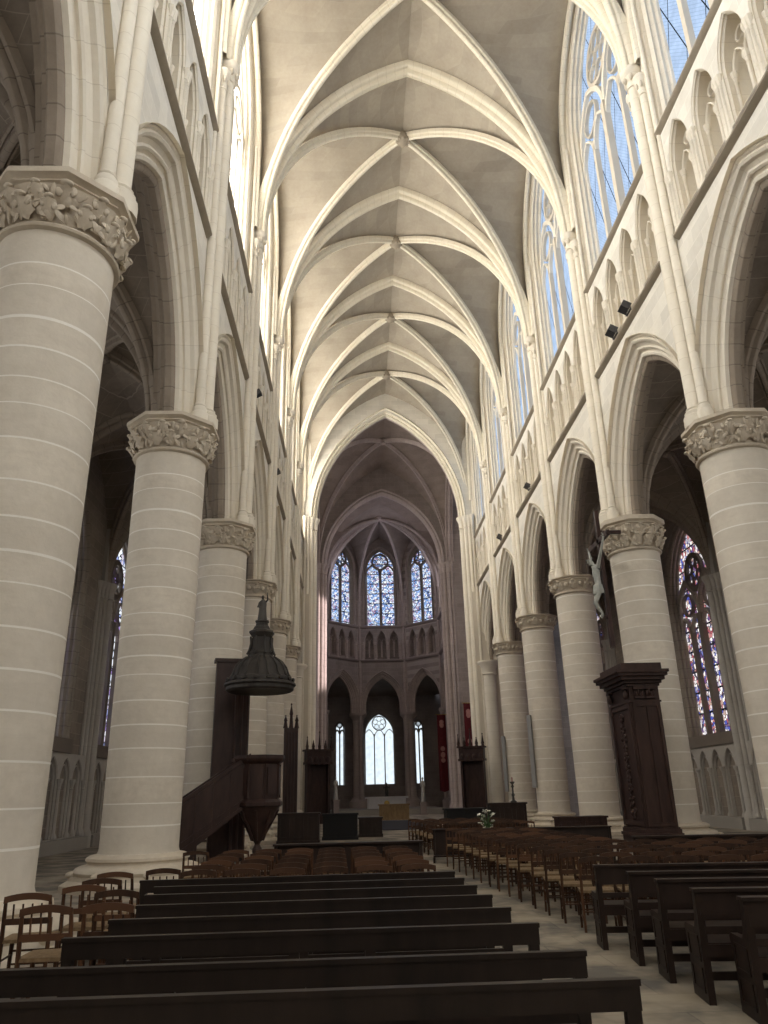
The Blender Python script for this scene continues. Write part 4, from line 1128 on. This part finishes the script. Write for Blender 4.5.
for y0, y1 in ((-.72, -.60), (.78, .92)): b.box(-.49, -.43, y0, y1, .66, 3.80)
b.box(-.48, -.43, -.60, .78, 3.66, 3.78); b.box(-.48, -.43, -.60, .78, .68, .80)
for z, s_ in ((3.45, .10), (3.15, .13), (2.9, .17), (2.65, .10), (2.4, .14), (2.1, .12), (1.85, .09), (1.6, .12), (1.3, .16), (1.05, .2), (.93, .12)):
    for k in range(5):
        a = k*1.26+z*3; b.blob((-.45, .09+s_*math.cos(a), z+.7*s_*math.sin(a)), (.04, .07, .06), None, 6, 5)
b.tube([(-.45, .09, 3.55), (-.46, .12, 2.6), (-.46, .05, 2.0), (-.46, .1, 1.2)], .02, 6)
b.build('carved_side', 'oak', cb_, 50)

# ------------------------------------------------------------------ crucifix on the column capital
cx_ = thing('crucifix', (5.28, 22.95, 6.2), 0, 'dark cross with a pale grey Christ figure hanging beside a column capital', 'crucifix')
b = MB(); b.box(.10, .22, -.09, .09, -.5, 4.0); b.box(.10, .20, -.95, .95, 2.85, 3.02); b.box(.2, .9, -.05, .05, 3.2, 3.3)
b.box(.06, .10, -.12, .12, .42, .48)
b.build('cross', 'oak', cx_, 0)
# figure faces -X; arms raised along Y
J = {'pelvis': (-.06, 0, 1.38, (.15, .12)), 'waist': (-.05, 0, 1.58, (.125, .10)), 'chest': (-.08, 0, 1.85, (.17, .125)), 'collar': (-.07, 0, 2.05, (.12, .09)), 'neck': (-.12, .01, 2.13, .055), 'head': (-.19, .04, 2.22, (.085, .095)), 'crown': (-.21, .06, 2.34, .07),
     'sl': (-.05, .19, 2.04, .07), 'el': (-.02, .50, 2.38, .05), 'wl': (.03, .76, 2.78, .033), 'sr': (-.05, -.19, 2.04, .07), 'er': (-.02, -.50, 2.38, .05), 'wr': (.03, -.76, 2.78, .033),
     'hl': (-.06, .09, 1.27, .10), 'kl': (-.20, .07, .88, .07), 'al': (.0, .03, .52, .042), 'fl': (-.09, .03, .40, .035),
     'hr': (-.06, -.09, 1.27, .10), 'kr': (-.23, -.05, .90, .07), 'ar': (-.04, -.02, .55, .042), 'fr': (-.13, -.02, .42, .035)}
E_ = [('pelvis', 'waist'), ('waist', 'chest'), ('chest', 'collar'), ('collar', 'neck'), ('neck', 'head'), ('head', 'crown'), ('collar', 'sl'), ('sl', 'el'), ('el', 'wl'), ('collar', 'sr'), ('sr', 'er'), ('er', 'wr'),
      ('pelvis', 'hl'), ('hl', 'kl'), ('kl', 'al'), ('al', 'fl'), ('pelvis', 'hr'), ('hr', 'kr'), ('kr', 'ar'), ('ar', 'fr')]
for q, s_ in ((1, 'l'), (-1, 'r')):
    J['p'+s_] = (.03, q*.80, 2.86, (.035, .018)); E_.append(('w'+s_, 'p'+s_))
body = skin_body('figure', J, E_, 'statue', cx_)
b = MB()
for q in (-1, 1):
    for k in range(4): b.tube([(.03, q*(.785+.012*k), 2.88), (.01, q*(.79+.018*k), 2.94+.012*(1.5-abs(k-1.5))), (-.03, q*(.79+.018*k), 2.955)], [.010, .009, .006], 5)
    b.tube([(.02, q*.775, 2.85), (-.03, q*.76, 2.90)], [.011, .007], 5)
b.build('fingers', 'statue', body, 60)
b = MB(); T = Matrix.Translation((-.20, .05, 2.27)) @ Matrix.Rotation(-PI/2, 4, 'Z') @ Matrix.Rotation(.35, 4, 'X'); head_features(b, T, .95)
for k in range(12):
    a = 2*PI*k/12; b.tube([T @ Vector((.10*math.cos(a), .10*math.sin(a), .06)), T @ Vector((.10*math.cos(a+.6), .10*math.sin(a+.6), .075+.02*(k % 2)))], .012, 5)
b.build('face_and_crown', 'statue', body, 60)
b = MB(); rows = []
for z, r1, r2 in ((1.18, .17, .20), (1.28, .165, .205), (1.40, .145, .18), (1.48, .135, .165)):
    rows.append([Vector((-.07+r1*(1+.05*math.sin(9*a))*math.cos(a), r2*(1+.05*math.sin(9*a))*math.sin(a), z)) for a in [2*PI*k/24 for k in range(24)]])
b.grid(rows, True); b.blob((-.10, -.17, 1.34), (.06, .06, .16), None, 8, 6)
b.build('loincloth', 'statue', body, 60)

# ------------------------------------------------------------------ spotlights on the string course, loudspeakers on columns
def spotlight(sg, y, z, label, s=1.0):
    t = thing('spotlight', (sg*(XW-.14), y, z), 0, label, 'light', 'small black spotlights on the wall ledges')
    b = MB(); T = Matrix.Translation((-sg*.10, 0, .2)) @ Matrix.Rotation(sg*.5, 4, 'Y')
    b.box(-.14*s, .14*s, -.17*s, .17*s, -.12*s, .12*s, T); b.build('housing', 'dark_metal', t, 0)
    b = MB(); b.box(-.03, .03, -.2*s, .2*s, 0, .02); b.box(-.02, .02, -.2*s, -.18*s, 0, .25); b.box(-.02, .02, .18*s, .2*s, 0, .25); b.build('bracket', 'dark_metal', t, 0)
spotlight(1, 20.9, Z_L1+.12, 'black spotlight on the ledge over the second crucifix-side arch, farther of the pair')
spotlight(1, 19.6, Z_L1+.12, 'black spotlight on the ledge over the second crucifix-side arch, nearer of the pair')
spotlight(-1, 24.9, Z_L1+.12, 'small black spotlight on the pulpit-side ledge behind the first tall wall shaft', .8)
spotlight(-1, 32.2, Z_L1+.12, 'small dark spotlight farther along the pulpit-side ledge', .8)
spotlight(1, 34.2, Z_L1+.12, 'small dark spotlight on the ledge over the third crucifix-side arch', .9)
spotlight(1, 42.0, Z_L1+.12, 'tiny dark spotlight farthest along the crucifix-side ledge', .9)
def speaker(x, y, z0, z1, label):
    t = thing('column_loudspeaker', (x, y, z0), math.radians(60), label, 'loudspeaker', 'slim loudspeakers on the columns')
    b = MB(); b.box(-.10, .10, -.09, .09, 0, z1-z0); b.build('housing', 'grey_metal', t, 0)
    b = MB(); b.box(-.075, .075, -.10, -.085, .08, z1-z0-.08); b.box(-.05, .05, .09, .13, .5, .6); b.build('front_grille', 'grey_metal', t, 0)
speaker(XC-.88, rowY(4)-.25, 1.75, 5.1, 'slim pale grey loudspeaker strip on the fourth crucifix-side column')
speaker(XC-.88, rowY(5)-.25, 1.6, 4.6, 'slim grey loudspeaker strip on the farthest crucifix-side column')

# ------------------------------------------------------------------ far dark furniture
def panel_box(name, x0, x1, y0, y1, h, mat, label, cat, n=3):
    t = thing(name, ((x0+x1)/2, (y0+y1)/2, 0), 0, label, cat); hx, hy = (x1-x0)/2, (y1-y0)/2
    b = MB(); b.box(-hx, hx, -hy, hy, 0, h-.05); b.build('body', mat, t, 0)
    b = MB(); b.box(-hx-.04, hx+.04, -hy-.05, hy+.04, h-.06, h); b.build('top', mat, t, 0)
    b = MB(); b.box(-hx-.03, hx+.03, -hy-.03, hy, 0, .12); b.build('plinth', mat, t, 0)
    b = MB(); w = 2*hx/n
    for i in range(n):
        a, c = -hx+w*i+.06, -hx+w*(i+1)-.06
        b.box(a, c, -hy-.02, -hy, .2, .24); b.box(a, c, -hy-.02, -hy, h-.2, h-.16); b.box(a, a+.04, -hy-.02, -hy, .2, h-.16); b.box(c-.04, c, -hy-.02, -hy, .2, h-.16)
    b.build('panels', mat, t, 0); return t
panel_box('choir_bench', -5.4, -3.9, 29.6, 30.2, 1.05, 'pew_r', 'brown panelled wooden bench front beyond the pulpit', 'bench')
panel_box('organ_console', -3.85, -2.5, 31.6, 32.6, .95, 'black', 'low black console near the chancel on the pulpit side', 'organ', 2)
panel_box('choir_bench', -2.45, -1.5, 33.2, 33.8, .75, 'pew_r', 'low brown wooden bench front between the black console and the central aisle', 'bench')
panel_box('organ_console', .85, 2.35, 30.4, 31.4, 1.05, 'black', 'black console behind the white flower bouquet', 'organ', 2)
panel_box('choir_bench', 2.4, 3.75, 29.7, 30.3, 1.22, 'pew_r', 'brown panelled bench front carrying a dark candlestick', 'bench')
panel_box('low_cabinet', 4.15, 5.75, 26.6, 27.3, .78, 'oak', 'low dark box at the foot of the column beside the tall cabinet', 'cabinet', 2)
t = thing('candlestick', (3.35, 30.0, 1.22), 0, 'dark turned candlestick on the brown panelled bench front', 'candlestick')
b = MB(); b.lathe([(.12, 0), (.12, .04), (.05, .08), (.04, .2), (.07, .26), (.035, .32), (.03, .5), (.06, .56), (.03, .62), (.09, .70), (.09, .73)], (0, 0, 0), 10); b.build('stem', 'bronze', t, 50)
b = MB(); b.lathe([(.025, .73), (.025, .88), (.0, .89)], (0, 0, 0), 8); b.build('candle', 'banner_trim', t, 50)
t = thing('flower_bouquet', (.93, 21.5, 0), 0, 'bouquet of white flowers on a stand by the chairs', 'bouquet')
b = MB(); b.lathe([(.14, 0), (.14, .03), (.03, .06), (.03, .42), (.09, .46), (.11, .60), (.09, .66)], (0, 0, 0), 10); b.build('stand', 'vase', t, 40)
t.scale = (.72, .72, .9)
b = MB(); rn = random.Random(4)
for k in range(26):
    a, r_, z = rn.uniform(0, 2*PI), rn.uniform(.03, .32), rn.uniform(.7, 1.28)
    T = Matrix.Translation((r_*math.cos(a), r_*math.sin(a), z)) @ Matrix.Rotation(rn.uniform(0, 3), 4, 'Z') @ Matrix.Rotation(rn.uniform(-.8, .8), 4, 'X')
    for q in range(5):
        T3 = T @ Matrix.Rotation(2*PI*q/5, 4, 'Z'); b.blob((.045, 0, 0), (.045, .025, .014), T3, 6, 4)
b.build('petals', 'white', t, 60)
b = MB()
for k in range(30):
    a = rn.uniform(0, 2*PI); r_ = rn.uniform(.1, .36); z = rn.uniform(.85, 1.25)
    b.tube([(0, 0, .6), (r_*.4*math.cos(a), r_*.4*math.sin(a), (z+.6)/2+.1), (r_*math.cos(a), r_*math.sin(a), z)], [.008, .018, .004], 5)
b.build('leaves', 'leaf', t, 60)
t = thing('carpet', (-.05, 46, 0), 0, 'dark blue carpet on the floor leading to the wooden altar', 'carpet')
b = MB(); b.box(-1.25, 1.6, -7, 6.5, 0, .03); b.build('pile', 'carpet', t, 0)

# altars
t = thing('wooden_altar', (-.05, 54.6, 0), 0, 'honey coloured wooden altar front before the steps', 'altar')
b = MB(); b.box(-1.0, 1.0, -.35, .35, .06, .92)
for k in range(8): b.box(-.95+.24*k, -.80+.24*k, -.38, -.34, .14, .84)
b.build('front', 'altar_wood', t, 0)
b = MB(); b.box(-1.08, 1.08, -.45, .42, .92, 1.0); b.build('top', 'altar_wood', t, 0)
b = MB(); b.box(-1.08, 1.08, -.42, .40, 0, .07); b.build('plinth', 'altar_wood', t, 0)
t = thing('high_altar', (.12, 73.0, .42), 0, 'white marble high altar with a gilt emblem under the bright chapel window', 'altar')
b = MB(); b.box(-1.75, 1.75, -.45, .45, 0, .86); b.box(-1.5, -.6, -.48, -.44, .12, .74); b.box(.6, 1.5, -.48, -.44, .12, .74)
for x in (-1.6, -.5, .5, 1.6): b.lathe([(.08, .02), (.06, .1), (.06, .72), (.08, .82)], (x, -.5, 0), 8)
b.build('body', 'marble', t, 0)
b = MB(); b.box(-1.95, 1.95, -.6, .5, .86, 1.02); b.build('top', 'marble', t, 0)
b = MB(); T = Matrix.Translation((0, -.5, .43)) @ Matrix.Rotation(PI/2, 4, 'X'); b.lathe([(0, .04), (.2, .03), (.25, .0), (.25, -.04)], (0, 0, 0), 20, T); b.blob((0, .02, -.03), (.12, .14, .05), T, 8, 5)
b.build('emblem', 'gold', t, 40)
t = thing('altar_statue', (.15, 73.3, 1.44), 0, 'small dark figure group on the high altar silhouetted against the bright window', 'statue')
b = MB()
b.lathe([(.22, 0), (.22, .05), (.14, .08), (.14, .2), (.17, .24), (.15, .5), (.12, .8), (.07, .95), (.03, 1.0)], (0, 0, 0), 12); b.blob((0, 0, 1.08), (.08, .09, .11), None, 8, 6)
for q in (-1, 1): b.tube([(q*.1, 0, .85), (q*.26, -.05, .7), (q*.3, -.1, .9)], [.05, .04, .025], 6)
b.build('figure', 'bronze', t, 50)

def robed(name, x, y, z, h, rz, label, mat='statue', ped=1.2):
    t = thing(name, (x, y, z), rz, label, 'statue')
    b = MB(); b.box(-.3, .3, -.3, .3, 0, .1); b.box(-.24, .24, -.24, .24, .1, ped-.1); b.box(-.32, .32, -.32, .32, ped-.1, ped); b.build('pedestal', 'choir_rib', t, 0)
    b = MB(); rows = []
    for zz, rx, ry in ((0, .17, .14), (.08, .18, .15), (.35, .145, .12), (.58, .12, .10), (.74, .145, .10), (.82, .12, .085), (.86, .05, .05), (.885, .04, .04)):
        rows.append([Vector((rx*h*.55*(1+.07*math.cos(7*a))*math.cos(a), ry*h*.55*math.sin(a), ped+zz*h)) for a in [2*PI*k/18 for k in range(18)]])
    b.grid(rows, True); b.blob((0, -.01*h, ped+.935*h), (.045*h, .05*h, .065*h), None, 10, 8)
    for q in (-1, 1): b.tube([(q*.075*h, 0, ped+.79*h), (q*.10*h, -.02*h, ped+.62*h), (q*.02*h, -.09*h, ped+.66*h)], [.03*h, .025*h, .014*h], 8)
    b.build('figure', mat, t, 60)
robed('saint_statue', 2.9, 66.2, 0, 1.9, 0, 'pale robed statue on a pedestal before the dark right apse arch', 'skin', 1.0)
robed('saint_statue', -4.3, 66.0, 0, 1.8, .3, 'pale robed statue beside the left choir pier', 'skin', 1.3)

# red banners
def banner(x, y, z0, z1, w, rz, label):
    t = thing('banner', (x, y, z0), rz, label, 'banner', 'red banners by the choir pier')
    b = MB(); rows = []; h = z1-z0
    for i in range(15):
        zz = h*i/14; rows.append([Vector((-w/2+w*j/8, .03*math.sin(j*1.3+i*.3), zz+(.12*abs(j-4)/4 if i == 0 else 0))) for j in range(9)])
    b.grid(rows); b.grid([[p+Vector((0, .02, 0)) for p in r_] for r_ in rows]); b.build('cloth', 'red', t, 60)
    b = MB(); b.tube([(-w/2-.12, 0, h), (w/2+.12, 0, h)], .03, 8); b.tube([(0, .0, h), (w/2+.3, .32, h)], .03, 6); b.build('rod', 'gold', t, 60)
    b = MB()
    for zz, s_ in ((.9, .12), (.86, .16), (.55, .13), (.47, .16), (.40, .12)): b.blob((0, -.03, h*zz), (w*.26, .02, h*s_*.25), None, 8, 5)
    b.build('emblem', 'banner_trim', t, 60)
banner(5.15, 70.2, 1.7, 8.3, .8, .1, 'long crimson banner hanging in front of the right choir pier')
banner(6.75, 64.05, 1.8, 8.6, .75, 0, 'dark crimson banner deeper in shadow behind the right wooden canopy')

# carved gothic canopies on tall panels at the chancel piers
def canopy(x, y, rz, label):
    t = thing('canopied_stall', (x, y, 0), rz, label, 'stall')
    b = MB(); b.box(-.75, .75, .1, .2, 0, 3.6); b.box(-.75, -.62, -.35, .2, 0, 3.5); b.box(.62, .75, -.35, .2, 0, 3.5); b.build('back_panel', 'oak', t, 0)
    b = MB(); b.box(-.62, .62, -.3, .1, .45, .52); b.box(-.62, .62, -.26, -.22, 0, .45); b.build('seat', 'oak', t, 0)
    b = MB(); b.box(-.86, .86, -.5, .25, 3.5, 3.64); b.box(-.8, .8, -.45, .2, 3.64, 4.3); b.box(-.9, .9, -.55, .28, 4.3, 4.4)
    for i in range(4): b.blob((-.6+.4*i, -.45, 3.7), (.16, .08, .28), None, 6, 5)
    b.build('canopy', 'oak', t, 0)
    b = MB()
    for x2, y2, h in ((-.8, -.45, .8), (-.4, -.48, .55), (0, -.48, 1.15), (.4, -.48, .55), (.8, -.45, .8)):
        b.lathe([(.10, 0), (.08, .1), (.11, .14), (.07, .3), (.02, h*.85), (.05, h*.9), (0, h)], (x2, y2, 4.4), 6)
    b.build('pinnacles', 'oak', t, 20)
canopy(-5.05, 50.6, .35, 'dark pinnacled wooden stall against the left chancel pier')
canopy(4.95, 50.8, -.35, 'dark pinnacled wooden stall against the right chancel pier')
t = thing('pinnacled_screen', (-5.55, 36.4, 0), .2, 'tall narrow dark pinnacled wooden screen behind the pulpit canopy', 'screen')
b = MB(); b.box(-.32, .32, -.1, .1, 0, 4.6)
for x in (-.28, -.14, 0, .14, .28): b.lathe([(.035, .9), (.03, 1), (.03, 4.4)], (x, -.12, 0), 6)
b.box(-.36, .36, -.18, .14, 0, .9); b.build('body', 'oak', t, 0)
b = MB()
for x, h in ((-.26, .6), (0, 1.15), (.26, .6)): b.lathe([(.12, 0), (.09, .1), (.06, h*.5), (.09, h*.55), (.02, h*.9), (.05, h*.93), (0, h)], (x, 0, 4.6), 8)
b.build('pinnacles', 'oak', t, 30)
